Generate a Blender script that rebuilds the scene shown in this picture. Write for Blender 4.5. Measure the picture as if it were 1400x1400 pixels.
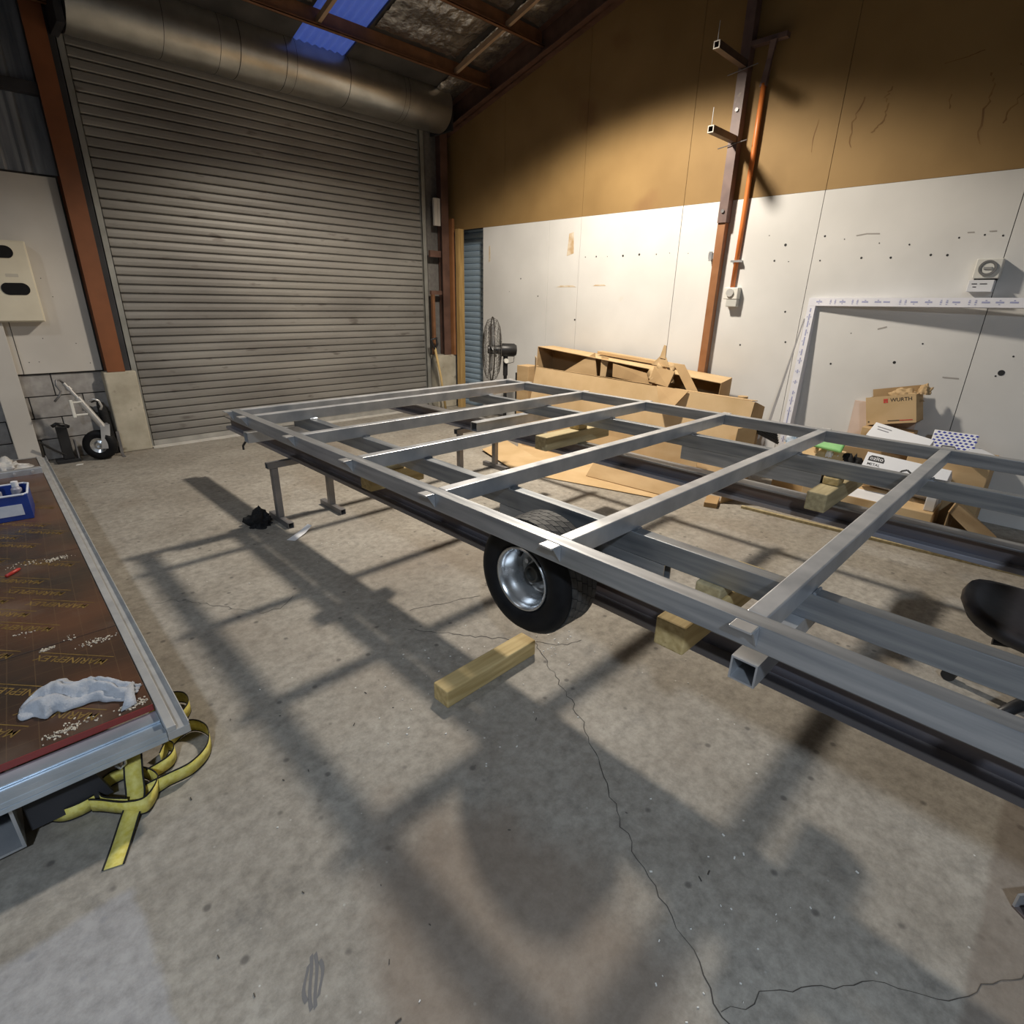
import bpy, bmesh, math, random
from mathutils import Vector, Matrix, noise
random.seed(7)
S = bpy.context.scene
for o in list(bpy.data.objects): bpy.data.objects.remove(o)
COL = S.collection
R = math.radians

# ------------------------------------------------------------------ camera
cam = bpy.data.cameras.new('camera'); camo = bpy.data.objects.new('camera', cam); COL.objects.link(camo)
cam.sensor_width = 36; cam.lens = 747.46/1400*36; cam.clip_start = .02; cam.clip_end = 80
_y, _p, _r = R(44.912), R(-21.186), R(1.164)
_fw = Vector((math.sin(_y)*math.cos(_p), math.cos(_y)*math.cos(_p), math.sin(_p)))
_rt = Vector((math.cos(_y), -math.sin(_y), 0)); _up = _rt.cross(_fw)
_rt, _up = math.cos(_r)*_rt + math.sin(_r)*_up, -math.sin(_r)*_rt + math.cos(_r)*_up
_m = Matrix((( _rt.x, _up.x, -_fw.x, 0), (_rt.y, _up.y, -_fw.y, 0), (_rt.z, _up.z, -_fw.z, 1.5), (0, 0, 0, 1)))
camo.matrix_world = _m
S.camera = camo

# ------------------------------------------------------------------ world and exposure
W = bpy.data.worlds.new('night_sky'); S.world = W; W.use_nodes = True
W.node_tree.nodes['Background'].inputs[0].default_value = (.25, .36, .75, 1)
W.node_tree.nodes['Background'].inputs[1].default_value = .12
S.view_settings.view_transform = 'Standard'; S.view_settings.look = 'None'
S.view_settings.exposure = 0.45; S.view_settings.gamma = 1; S.view_settings.use_curve_mapping = False

# the two hooded high-bay lamps of the shed (their light; the lamp bodies follow below)
LAMPS = [((3.52, 3.32, 3.78), (1.0, .90, .76), 610, 'warm'), ((-1.60, -2.0, 3.76), (.74, .86, 1.0), 560, 'rear'),
         ((-1.58, 3.40, 3.76), (.86, .92, 1.0), 80, 'cool')]
SPOT = {'warm': (150, .30), 'rear': (158, .10), 'cool': (140, .08)}
for (p, c, e, n) in LAMPS:
    l = bpy.data.lights.new('lamp_light', 'SPOT'); l.energy = e; l.color = c; l.shadow_soft_size = .13
    l.spot_size = R(SPOT[n][0]); l.spot_blend = SPOT[n][1]
    # high-bay reflector distribution: strongest straight down, weaker towards the rim
    l.use_nodes = True; nt = l.node_tree; em = nt.nodes['Emission']; tcn = nt.nodes.new('ShaderNodeTexCoord'); sp_ = nt.nodes.new('ShaderNodeSeparateXYZ')
    ab = nt.nodes.new('ShaderNodeMath'); ab.operation = 'ABSOLUTE'; ma = nt.nodes.new('ShaderNodeMath'); ma.operation = 'MULTIPLY_ADD'; ma.inputs[1].default_value = 1.03; ma.inputs[2].default_value = 0.0
    nt.links.new(tcn.outputs['Normal'], sp_.inputs[0]); nt.links.new(sp_.outputs[2], ab.inputs[0]); nt.links.new(ab.outputs[0], ma.inputs[0]); nt.links.new(ma.outputs[0], em.inputs['Strength'])
    o = bpy.data.objects.new('lamp_light', l); COL.objects.link(o); o.location = p

# ------------------------------------------------------------------ materials
MATS = {}
def mat(name, c1, c2=None, rough=.6, metal=0.0, scale=8, stretch=None, detail=6, bump=0, bscale=None, spec=.5, coord='Object',
        contrast=(.35, .65), emit=None, rvar=0, spots=None, rand=0, alpha=None, trans=0):
    if name in MATS: return MATS[name]
    m = bpy.data.materials.new(name); m.use_nodes = True; N = m.node_tree.nodes; Lk = m.node_tree.links
    b = N['Principled BSDF']
    b.inputs['Roughness'].default_value = rough; b.inputs['Metallic'].default_value = metal
    b.inputs['Specular IOR Level'].default_value = spec
    c1 = tuple(c1)+(1,); c2 = tuple(c2)+(1,) if c2 else None
    b.inputs['Base Color'].default_value = c1
    if trans: b.inputs['Transmission Weight'].default_value = trans
    if emit: b.inputs['Emission Color'].default_value = tuple(emit[0])+(1,); b.inputs['Emission Strength'].default_value = emit[1]
    if alpha is not None: b.inputs['Alpha'].default_value = alpha
    if c2 or bump or rvar:
        tc = N.new('ShaderNodeTexCoord'); mp = N.new('ShaderNodeMapping')
        if stretch: mp.inputs['Scale'].default_value = stretch
        if coord == 'World':
            g = N.new('ShaderNodeNewGeometry'); Lk.new(g.outputs['Position'], mp.inputs['Vector'])
        else: Lk.new(tc.outputs[coord], mp.inputs['Vector'])
        nz = N.new('ShaderNodeTexNoise'); nz.inputs['Scale'].default_value = scale; nz.inputs['Detail'].default_value = detail
        Lk.new(mp.outputs[0], nz.inputs['Vector'])
        if c2:
            rp = N.new('ShaderNodeValToRGB'); rp.color_ramp.elements[0].position = contrast[0]; rp.color_ramp.elements[1].position = contrast[1]
            rp.color_ramp.elements[0].color = c1; rp.color_ramp.elements[1].color = c2
            Lk.new(nz.outputs['Fac'], rp.inputs['Fac']); last = rp.outputs['Color']
            if spots:
                n2 = N.new('ShaderNodeTexNoise'); n2.inputs['Scale'].default_value = spots[1]; n2.inputs['Detail'].default_value = 4
                Lk.new(mp.outputs[0], n2.inputs['Vector'])
                r2 = N.new('ShaderNodeValToRGB'); r2.color_ramp.elements[0].position = spots[2]; r2.color_ramp.elements[1].position = spots[2]+.08
                r2.color_ramp.elements[0].color = (0, 0, 0, 1); r2.color_ramp.elements[1].color = (1, 1, 1, 1)
                Lk.new(n2.outputs['Fac'], r2.inputs['Fac'])
                mx = N.new('ShaderNodeMixRGB'); Lk.new(r2.outputs['Color'], mx.inputs['Fac']); Lk.new(last, mx.inputs['Color1'])
                mx.inputs['Color2'].default_value = tuple(spots[0])+(1,); last = mx.outputs['Color']
            if rand:
                oi = N.new('ShaderNodeObjectInfo'); hs = N.new('ShaderNodeHueSaturation')
                mr = N.new('ShaderNodeMapRange'); mr.inputs['To Min'].default_value = 1-rand; mr.inputs['To Max'].default_value = 1+rand
                Lk.new(oi.outputs['Random'], mr.inputs['Value']); Lk.new(mr.outputs[0], hs.inputs['Value']); Lk.new(last, hs.inputs['Color']); last = hs.outputs['Color']
            Lk.new(last, b.inputs['Base Color'])
        if rvar:
            mr = N.new('ShaderNodeMapRange'); mr.inputs['To Min'].default_value = max(0, rough-rvar); mr.inputs['To Max'].default_value = min(1, rough+rvar)
            Lk.new(nz.outputs['Fac'], mr.inputs['Value']); Lk.new(mr.outputs[0], b.inputs['Roughness'])
        if bump:
            nb = nz
            if bscale:
                nb = N.new('ShaderNodeTexNoise'); nb.inputs['Scale'].default_value = bscale; nb.inputs['Detail'].default_value = 5
                Lk.new(mp.outputs[0], nb.inputs['Vector'])
            bp = N.new('ShaderNodeBump'); bp.inputs['Strength'].default_value = bump; bp.inputs['Distance'].default_value = .01
            Lk.new(nb.outputs['Fac'], bp.inputs['Height']); Lk.new(bp.outputs[0], b.inputs['Normal'])
    MATS[name] = m; return m

def concrete_floor_mat():
    m = bpy.data.materials.new('concrete_floor'); m.use_nodes = True; N = m.node_tree.nodes; K = m.node_tree.links
    b = N['Principled BSDF']; tc = N.new('ShaderNodeTexCoord')
    def nz(scale, detail=8, rough=.6, off=0):
        n = N.new('ShaderNodeTexNoise'); n.inputs['Scale'].default_value = scale; n.inputs['Detail'].default_value = detail; n.inputs['Roughness'].default_value = rough
        if off:
            mp = N.new('ShaderNodeMapping'); mp.inputs['Location'].default_value = (off, off*.7, 0); K.new(tc.outputs['Object'], mp.inputs[0]); K.new(mp.outputs[0], n.inputs['Vector'])
        else: K.new(tc.outputs['Object'], n.inputs['Vector'])
        return n.outputs['Fac']
    def ramp(v, p0, c0, p1, c1):
        r = N.new('ShaderNodeValToRGB'); e = r.color_ramp.elements
        e[0].position, e[1].position = p0, p1; e[0].color = tuple(c0)+(1,); e[1].color = tuple(c1)+(1,)
        K.new(v, r.inputs['Fac']); return r.outputs['Color']
    def mix(f, a, c, typ='MIX'):
        x = N.new('ShaderNodeMixRGB'); x.blend_type = typ
        if isinstance(f, float): x.inputs['Fac'].default_value = f
        else: K.new(f, x.inputs['Fac'])
        K.new(a, x.inputs['Color1'])
        if isinstance(c, tuple): x.inputs['Color2'].default_value = c+(1,)
        else: K.new(c, x.inputs['Color2'])
        return x.outputs['Color']
    base = ramp(nz(1.6), .32, (.29, .262, .222), .70, (.43, .40, .35))
    fine = ramp(nz(22, 12, .75), .34, (.42, .41, .40), .60, (1.0, 1.0, 1.0))
    c = mix(.68, base, fine, 'MULTIPLY')
    stain = ramp(nz(.9, 5, .55, 13.3), .52, (0, 0, 0), .68, (1, 1, 1))
    sf = N.new('ShaderNodeMath'); sf.operation = 'MULTIPLY'; sf.inputs[1].default_value = .40; K.new(stain, sf.inputs[0])
    c = mix(sf.outputs[0], c, (.20, .155, .115))
    dark = ramp(nz(6.5, 9, .68, 5.1), .56, (0, 0, 0), .74, (1, 1, 1))
    df = N.new('ShaderNodeMath'); df.operation = 'MULTIPLY'; df.inputs[1].default_value = .55; K.new(dark, df.inputs[0])
    c = mix(df.outputs[0], c, (.10, .095, .09))
    vo = N.new('ShaderNodeTexVoronoi'); vo.inputs['Scale'].default_value = 17; K.new(tc.outputs['Object'], vo.inputs['Vector'])
    spk = ramp(vo.outputs['Distance'], .045, (1, 1, 1), .07, (0, 0, 0))
    gate = ramp(nz(2.2, 3, .5, 9.0), .50, (0, 0, 0), .60, (1, 1, 1))
    mm = N.new('ShaderNodeMath'); mm.operation = 'MULTIPLY'; K.new(spk, mm.inputs[0]); K.new(gate, mm.inputs[1])
    c = mix(mm.outputs[0], c, (.62, .61, .57))
    vo2 = N.new('ShaderNodeTexVoronoi'); vo2.inputs['Scale'].default_value = 9; K.new(tc.outputs['Object'], vo2.inputs['Vector'])
    spk2 = ramp(vo2.outputs['Distance'], .06, (1, 1, 1), .12, (0, 0, 0)); mm2 = N.new('ShaderNodeMath'); mm2.operation = 'MULTIPLY'; mm2.inputs[1].default_value = .7
    K.new(spk2, mm2.inputs[0]); c = mix(mm2.outputs[0], c, (.09, .082, .075))
    # a paler, greyer patch at the near left of the floor
    sx = N.new('ShaderNodeSeparateXYZ'); K.new(tc.outputs['Object'], sx.inputs[0])
    def sm(v, lo, hi):
        r = N.new('ShaderNodeMapRange'); r.interpolation_type = 'SMOOTHSTEP'; r.inputs['From Min'].default_value = lo; r.inputs['From Max'].default_value = hi
        r.clamp = True; K.new(v, r.inputs['Value']); return r.outputs[0]
    wob = N.new('ShaderNodeMath'); wob.operation = 'MULTIPLY_ADD'; wob.inputs[1].default_value = .05; K.new(nz(9), wob.inputs[0]); K.new(sx.outputs[0], wob.inputs[2])
    fx = sm(wob.outputs[0], .035, .010)
    wob2 = N.new('ShaderNodeMath'); wob2.operation = 'MULTIPLY_ADD'; wob2.inputs[1].default_value = .05; K.new(nz(7), wob2.inputs[0]); K.new(sx.outputs[1], wob2.inputs[2])
    fy = sm(wob2.outputs[0], 1.46, 1.43)
    pf = N.new('ShaderNodeMath'); pf.operation = 'MULTIPLY'; K.new(fx, pf.inputs[0]); K.new(fy, pf.inputs[1])
    pf2 = N.new('ShaderNodeMath'); pf2.operation = 'MULTIPLY'; pf2.inputs[1].default_value = .55; K.new(pf.outputs[0], pf2.inputs[0])
    pale = mix(.45, ramp(nz(3), .3, (.36, .36, .38), .7, (.46, .46, .48)), fine, 'MULTIPLY')
    c = mix(pf2.outputs[0], c, pale)
    # cast shadow painted into the colour: brown near patch, browner floor at the right
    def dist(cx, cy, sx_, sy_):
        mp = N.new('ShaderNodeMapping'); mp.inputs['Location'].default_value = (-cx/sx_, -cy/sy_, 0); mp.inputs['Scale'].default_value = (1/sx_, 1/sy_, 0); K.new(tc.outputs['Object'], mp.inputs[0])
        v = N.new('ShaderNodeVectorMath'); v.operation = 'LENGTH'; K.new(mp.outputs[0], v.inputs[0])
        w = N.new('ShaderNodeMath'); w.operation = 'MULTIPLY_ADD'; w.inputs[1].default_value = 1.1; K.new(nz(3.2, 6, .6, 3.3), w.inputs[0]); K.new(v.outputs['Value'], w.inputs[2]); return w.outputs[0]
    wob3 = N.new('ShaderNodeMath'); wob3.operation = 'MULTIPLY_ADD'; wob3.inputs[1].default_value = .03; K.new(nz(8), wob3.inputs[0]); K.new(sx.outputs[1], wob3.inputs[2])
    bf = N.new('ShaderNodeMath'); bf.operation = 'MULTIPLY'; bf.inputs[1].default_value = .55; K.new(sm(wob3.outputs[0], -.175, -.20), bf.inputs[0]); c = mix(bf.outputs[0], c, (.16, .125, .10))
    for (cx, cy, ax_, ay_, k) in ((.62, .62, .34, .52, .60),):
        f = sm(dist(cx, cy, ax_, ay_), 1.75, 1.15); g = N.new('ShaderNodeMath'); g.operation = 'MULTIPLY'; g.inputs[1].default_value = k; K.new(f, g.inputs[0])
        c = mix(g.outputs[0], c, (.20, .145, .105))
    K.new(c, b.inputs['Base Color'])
    rr = N.new('ShaderNodeMapRange'); rr.inputs['To Min'].default_value = .55; rr.inputs['To Max'].default_value = .85; K.new(nz(3.1), rr.inputs['Value']); K.new(rr.outputs[0], b.inputs['Roughness'])
    b.inputs['Specular IOR Level'].default_value = .35
    bp = N.new('ShaderNodeBump'); bp.inputs['Strength'].default_value = .25; bp.inputs['Distance'].default_value = .01; K.new(nz(30, 8), bp.inputs['Height']); K.new(bp.outputs[0], b.inputs['Normal'])
    return m

galv = mat('galvanised_steel', (.44, .46, .49), (.60, .61, .63), rough=.38, metal=.65, scale=9, stretch=(1, 1, 1), rvar=.10)
galv_s = mat('rolled_steel', (.31, .325, .35), (.52, .53, .54), rough=.36, metal=.7, scale=5, stretch=(6, .6, 9), rvar=.12, contrast=(.3, .7))
brightst = mat('bright_steel', (.62, .62, .62), (.72, .72, .72), rough=.35, metal=.75, scale=12)
weld = mat('weld_bead', (.30, .33, .38), (.50, .55, .62), rough=.35, metal=.85, scale=40)
beam_m = mat('mill_scale_steel', (.13, .13, .155), (.20, .15, .125), rough=.45, metal=.4, scale=4, stretch=(1, .35, 3), spots=((.17, .075, .035), 3.0, .62))
stand_m = mat('bare_steel_tube', (.17, .17, .18), (.26, .25, .25), rough=.45, metal=.6, scale=6, spots=((.20, .11, .06), 5, .64))
timber = mat('yellow_timber', (.42, .30, .12), (.60, .46, .22), rough=.7, scale=3.2, stretch=(1, 14, 14), bump=.12, spots=((.22, .13, .05), 2.4, .68))
timber2 = mat('weathered_timber', (.33, .27, .15), (.48, .40, .23), rough=.75, scale=3.2, stretch=(1, 14, 14), bump=.12)
studwood = mat('stud_timber', (.36, .22, .075), (.50, .33, .13), rough=.7, scale=3, stretch=(12, 12, 1))
rubber = mat('black_rubber', (.006, .006, .007), (.011, .011, .012), spec=.2, rough=.55, scale=20, rvar=.1)
tread_m = mat('tread_rubber', (.035, .035, .036), (.07, .068, .065), rough=.62, scale=40)
blackp = mat('black_plastic', (.012, .012, .013), (.022, .022, .024), rough=.42, scale=10)
blackcloth = mat('black_fabric', (.006, .006, .007), (.014, .014, .015), rough=.9, scale=60, bump=.3)
white_wall = mat('white_painted_board', (.63, .625, .61), (.73, .725, .71), rough=.62, scale=1.3, coord='World', spots=((.62, .54, .40), 1.7, .72), bump=.03, bscale=60)
white_left = mat('cream_painted_board', (.52, .49, .45), (.59, .56, .515), rough=.6, scale=2, coord='World')
tan_wall = mat('tan_hardboard', (.255, .155, .055), (.32, .20, .075), rough=.72, scale=1.6, coord='World', spots=((.24, .135, .05), 1.2, .63))
brown_steel = mat('red_oxide_steel', (.17, .058, .020), (.225, .078, .028), rough=.5, scale=4, coord='World')
dark_brown = mat('dark_brown_steel', (.085, .045, .034), (.14, .075, .055), rough=.55, scale=6, coord='World')
dark_post = mat('purple_brown_steel', (.13, .085, .078), (.19, .125, .11), rough=.5, scale=7, coord='World', spots=((.32, .26, .2), 6, .70))
low_post = mat('orange_brown_steel', (.27, .115, .045), (.33, .15, .065), rough=.5, scale=6, coord='World')
orange = mat('orange_conduit', (.62, .17, .035), (.70, .21, .05), rough=.42, scale=6)
doorm = mat('dirty_galvanised_door', (.20, .192, .182), (.33, .32, .30), rough=.5, metal=.45, scale=1.4, stretch=(.6, 1, 2.4), coord='World', spots=((.17, .155, .145), 7, .64), contrast=(.3, .7))
drumm = mat('drum_steel', (.38, .37, .34), (.50, .49, .45), rough=.33, metal=.85, scale=6, stretch=(.8, 1, 1))
guide_m = mat('guide_steel', (.26, .26, .24), (.35, .35, .33), rough=.5, metal=.5, scale=5)
blue_sh = mat('blue_shutter_steel', (.34, .46, .58), (.40, .52, .64), rough=.5, metal=.2, scale=4)
darkwall = mat('gap_shade', (.02, .02, .024), (.035, .035, .04), rough=.7, scale=4)
corr_m = mat('dark_corrugated_steel', (.20, .22, .25), (.40, .42, .45), rough=.45, metal=.6, scale=3, stretch=(6, 6, .5), rvar=.1)
block_m = mat('grey_concrete_block', (.27, .255, .245), (.37, .355, .34), rough=.85, scale=14, bump=.25, rand=.08)
mortar = mat('mortar', (.14, .13, .125), (.18, .17, .16), rough=.9, scale=30)
plinth_m = mat('pale_concrete', (.37, .335, .26), (.50, .46, .37), rough=.85, scale=6, bump=.2, spots=((.24, .21, .165), 9, .62))
purlin_m = mat('rusty_purlin', (.15, .068, .03), (.22, .10, .045), rough=.6, scale=8, coord='World')
foil_m = mat('crinkled_foil', (.42, .40, .38), (.62, .60, .57), rough=.26, metal=.9, scale=14, bump=1.0, bscale=22)
sky_m = mat('blue_translucent_sheet', (.10, .16, .50), (.12, .20, .58), rough=.5, scale=6, emit=((.06, .11, .45), .28))
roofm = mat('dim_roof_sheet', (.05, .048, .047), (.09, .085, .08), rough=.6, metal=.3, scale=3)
card = mat('brown_cardboard', (.46, .31, .155), (.54, .375, .20), rough=.8, scale=3, stretch=(1, 1, 4))
card2 = mat('light_cardboard', (.52, .36, .185), (.60, .43, .24), rough=.8, scale=4)
card_in = mat('inner_cardboard', (.37, .24, .115), (.45, .30, .15), rough=.85, scale=4)
paper = mat('kraft_paper', (.44, .30, .15), (.54, .38, .21), rough=.8, scale=9)
whitec = mat('white_carton', (.74, .75, .78), (.80, .81, .84), rough=.6, scale=4)
whitepl = mat('white_plastic', (.68, .67, .62), (.75, .74, .69), rough=.45, scale=6)
cream_box = mat('cream_enamel', (.66, .60, .47), (.72, .66, .52), rough=.4, scale=5)
window_dark = mat('smoked_glass', (.015, .014, .014), rough=.15)
ink = mat('black_print', (.02, .02, .022), rough=.6)
redink = mat('red_print', (.60, .06, .05), rough=.6)
blueink = mat('violet_blue_print', (.34, .36, .56), rough=.6)
filmm = mat('white_protective_film', (.72, .73, .80), (.80, .80, .86), rough=.35, scale=7)
alum = mat('grey_aluminium', (.38, .38, .40), (.47, .47, .49), rough=.4, metal=.4, scale=6)
yellow = mat('yellow_webbing', (.66, .56, .10), (.78, .70, .22), rough=.75, scale=60, stretch=(1, 1, 1), bump=.2)
webedge = mat('black_webbing_edge', (.012, .011, .010), rough=.8)
ragm = mat('pale_grey_cloth', (.38, .40, .44), (.47, .49, .53), rough=.9, scale=20, bump=.3, bscale=160)
bluep = mat('blue_plastic', (.010, .035, .22), (.016, .05, .29), rough=.35, scale=5)
labelm = mat('pale_paper_label', (.62, .66, .74), (.70, .73, .80), rough=.6, scale=30)
clearp = mat('clear_plastic_film', (.72, .70, .68), (.85, .84, .82), rough=.2, scale=12, trans=.35)
redp = mat('red_plastic', (.45, .04, .03), rough=.4)
greenp = mat('green_plastic', (.20, .50, .17), (.27, .60, .22), rough=.5, scale=10)
hubm = mat('dark_hub_steel', (.10, .10, .095), (.16, .15, .14), rough=.45, metal=.7, scale=20)
rimm = mat('zinc_rim', (.55, .57, .59), (.70, .71, .72), rough=.28, metal=.9, scale=14, rvar=.08)
crackm = mat('crack_dark', (.075, .066, .058), rough=1.0)  # dark tone of the floor cracks and dirt flecks
markm = mat('rubber_mark', (.16, .155, .155), rough=.8)
chipm = mat('white_chips', (.75, .74, .70), rough=.7)

# ------------------------------------------------------------------ mesh helpers
class MB:
    def __init__(s): s.v = []; s.f = []; s.sm = False
    def add(s, vs, fs, M=None):
        n = len(s.v); s.v += [tuple(M @ Vector(p)) if M else tuple(p) for p in vs]; s.f += [tuple(i+n for i in f) for f in fs]; return s
    def box(s, x0, x1, y0, y1, z0, z1, M=None):
        return s.add([(x0,y0,z0),(x1,y0,z0),(x1,y1,z0),(x0,y1,z0),(x0,y0,z1),(x1,y0,z1),(x1,y1,z1),(x0,y1,z1)],
                     [(0,3,2,1),(4,5,6,7),(0,1,5,4),(1,2,6,5),(2,3,7,6),(3,0,4,7)], M)
    def prism(s, poly, h0, h1, M=None):       # poly in XY, extruded in Z
        n = len(poly)
        return s.add([(p[0],p[1],h0) for p in poly]+[(p[0],p[1],h1) for p in poly],
                     [tuple(range(n-1,-1,-1)), tuple(range(n,2*n))]+[(i,(i+1)%n,n+(i+1)%n,n+i) for i in range(n)], M)
    def cyl(s, p0, p1, r0, r1=None, n=16, caps=True):
        r1 = r0 if r1 is None else r1
        p0, p1 = Vector(p0), Vector(p1); d = (p1-p0).normalized()
        a = d.orthogonal().normalized(); b = d.cross(a); vs = []
        for p, r in ((p0, r0), (p1, r1)):
            for i in range(n): t = 2*math.pi*i/n; vs.append(p+a*r*math.cos(t)+b*r*math.sin(t))
        fs = [(i,(i+1)%n,n+(i+1)%n,n+i) for i in range(n)]
        if caps: fs += [tuple(range(n-1,-1,-1)), tuple(range(n,2*n))]
        return s.add(vs, fs)
    def tube(s, pts, r, n=8, closed=False):
        pts = [Vector(p) for p in pts]; m = len(pts); vs = []; ref = None
        for i, p in enumerate(pts):
            a = pts[(i-1) % m] if (closed or i) else p; b = pts[(i+1) % m] if (closed or i < m-1) else p
            d = (b-a).normalized()
            if ref is None: ref = d.orthogonal().normalized()
            ref = (ref-d*ref.dot(d)).normalized(); q = d.cross(ref)
            rr = r[i] if isinstance(r, (list, tuple)) else r
            for k in range(n): t = 2*math.pi*k/n; vs.append(p+ref*rr*math.cos(t)+q*rr*math.sin(t))
        fs = []
        for i in range(m if closed else m-1):
            j = (i+1) % m
            for k in range(n): fs.append((i*n+k, i*n+(k+1)%n, j*n+(k+1)%n, j*n+k))
        if not closed: fs += [tuple(range(n-1,-1,-1)), tuple(range((m-1)*n, m*n))]
        return s.add(vs, fs)
    def lathe(s, prof, M, n=40, closed=False):  # prof: (axial, radius); axis = local X
        vs = []; m = len(prof)
        for a, r in prof:
            for k in range(n): t = 2*math.pi*k/n; vs.append((a, r*math.cos(t), r*math.sin(t)))
        fs = []
        for i in range(m if closed else m-1):
            j = (i+1) % m
            for k in range(n): fs.append((i*n+k, i*n+(k+1)%n, j*n+(k+1)%n, j*n+k))
        return s.add(vs, fs, M)
    def rhs(s, p0, p1, w, h, t=.004, up=(0,0,1)):  # hollow rectangular tube
        p0, p1 = Vector(p0), Vector(p1); d = (p1-p0).normalized(); u = Vector(up); u = (u-d*u.dot(d)).normalized(); q = d.cross(u)
        vs = []
        for p in (p0, p1):
            for (a, b) in ((w/2, h/2), (w/2-t, h/2-t)):
                for (sx, sy) in ((-1,-1),(1,-1),(1,1),(-1,1)): vs.append(p+q*a*sx+u*b*sy)
        fs = []
        for i in range(4):
            j = (i+1) % 4
            fs += [(i,j,8+j,8+i), (4+j,4+i,12+i,12+j), (j,i,4+i,4+j), (8+i,8+j,12+j,12+i)]
        return s.add(vs, fs)
    def ribbon(s, pts, wv):
        n = len(pts); vs = []
        for p, w in zip(pts, wv): vs += [Vector(p)-Vector(w)/2, Vector(p)+Vector(w)/2]
        return s.add(vs, [(2*i, 2*i+2, 2*i+3, 2*i+1) for i in range(n-1)])
def link(o, parent=None):
    COL.objects.link(o)
    if parent:
        o.parent = parent; o.matrix_parent_inverse = Matrix.Translation(-parent.location) if parent.rotation_euler[:] == (0,0,0) else parent.matrix_basis.inverted()
    return o
def obj(name, mb, m, parent=None, smooth=False, bevel=0, recenter=True, solid=0, auto=False):
    me = bpy.data.meshes.new(name); vs = mb.v; c = Vector((0,0,0))
    if recenter and vs:
        c = Vector([(min(p[i] for p in vs)+max(p[i] for p in vs))/2 for i in range(3)])
        vs = [tuple(Vector(p)-c) for p in vs]
    me.from_pydata(vs, [], mb.f); me.update()
    bm = bmesh.new(); bm.from_mesh(me); bmesh.ops.recalc_face_normals(bm, faces=bm.faces); bm.to_mesh(me); bm.free()
    me.materials.append(m)
    o = bpy.data.objects.new(name, me)
    if smooth or auto:
        for p in me.polygons: p.use_smooth = True
        if auto:
            try: me.set_sharp_from_angle(angle=R(35))
            except Exception: pass
    link(o, parent); o.location = c
    if bevel:
        b = o.modifiers.new('bevel', 'BEVEL'); b.width = bevel; b.segments = 2; b.limit_method = 'ANGLE'
    if solid:
        b = o.modifiers.new('solid', 'SOLIDIFY'); b.thickness = solid; b.offset = 0
    return o
def thing(name, label, cat, loc, group=None):
    o = bpy.data.objects.new(name, None); o.location = loc; o.empty_display_size = .1; COL.objects.link(o)
    o['label'] = label; o['category'] = cat
    if group: o['group'] = group
    return o
def tag(o, label, cat, group=None):
    o['label'] = label; o['category'] = cat
    if group: o['group'] = group
    return o
def struct(o, label=None, cat=None):
    o['kind'] = 'structure'
    if label: o['label'] = label
    if cat: o['category'] = cat
    return o
def clone(o, loc, parent=None):
    c = o.copy(); COL.objects.link(c); c.parent = parent
    if parent: c.matrix_parent_inverse = o.matrix_parent_inverse.copy()
    c.location = loc; return c
def rotz(a, c=(0,0,0)): return Matrix.Translation(c) @ Matrix.Rotation(a, 4, 'Z')
_tc = {}
def textmesh(txt, size=1.0):
    if txt not in _tc:
        cu = bpy.data.curves.new('txt', 'FONT'); cu.body = txt; cu.size = 1; cu.align_x = 'CENTER'; cu.align_y = 'CENTER'; cu.resolution_u = 2; cu.offset = .008
        to = bpy.data.objects.new('txt', cu); COL.objects.link(to); dg = bpy.context.evaluated_depsgraph_get(); dg.update()
        me = bpy.data.meshes.new_from_object(to.evaluated_get(dg))
        _tc[txt] = ([tuple(v.co) for v in me.vertices], [tuple(p.vertices) for p in me.polygons])
        bpy.data.objects.remove(to); bpy.data.curves.remove(cu); bpy.data.meshes.remove(me)
    return _tc[txt]
def addtext(mb, txt, size, M):                # text lies in local XY, reads along +X
    v, f = textmesh(txt); mb.add([(a*size, b*size, 0) for a, b, _ in v], f, M); return mb
def frame_m(o, ex, ey):                       # matrix with local x = ex, y = ey
    ex = Vector(ex).normalized(); ey = Vector(ey); ey = (ey-ex*ey.dot(ex)).normalized(); ez = ex.cross(ey)
    return Matrix(((ex.x, ey.x, ez.x, o[0]), (ex.y, ey.y, ez.y, o[1]), (ex.z, ey.z, ez.z, o[2]), (0,0,0,1)))

# ================================================================== THE SETTING
XW, YB = 5.27, 6.66
roof_z = lambda y: 3.69+.25*(6.6-y)
raft_z = lambda y: 3.45+.25*(6.6-y)
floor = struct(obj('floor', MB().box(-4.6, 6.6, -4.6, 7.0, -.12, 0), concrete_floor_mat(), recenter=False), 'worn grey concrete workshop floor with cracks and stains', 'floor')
def crack(pts, w, seed):
    rnd = random.Random(seed); pts = [Vector((p[0], p[1], 0)) for p in pts]; P = []
    for a, b in zip(pts[:-1], pts[1:]):
        n = max(3, int((b-a).length/.025)); d = (b-a).normalized(); q = Vector((-d.y, d.x, 0))
        for i in range(n): P.append(a.lerp(b, i/n)+q*rnd.uniform(-.010, .010))
    P.append(pts[-1]); mb = MB(); vs = []; fs = []
    for i, p in enumerate(P):
        a = P[max(0, i-1)]; b = P[min(len(P)-1, i+1)]; d = (b-a).normalized(); q = Vector((-d.y, d.x, 0)); ww = w*rnd.uniform(.4, 1.2)/2
        vs += [tuple(p+q*ww+Vector((0,0,.0012))), tuple(p-q*ww+Vector((0,0,.0012)))]
    mb.add(vs, [(2*i, 2*i+1, 2*i+3, 2*i+2) for i in range(len(P)-1)])
    return obj('crack', mb, crackm, floor)
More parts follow.
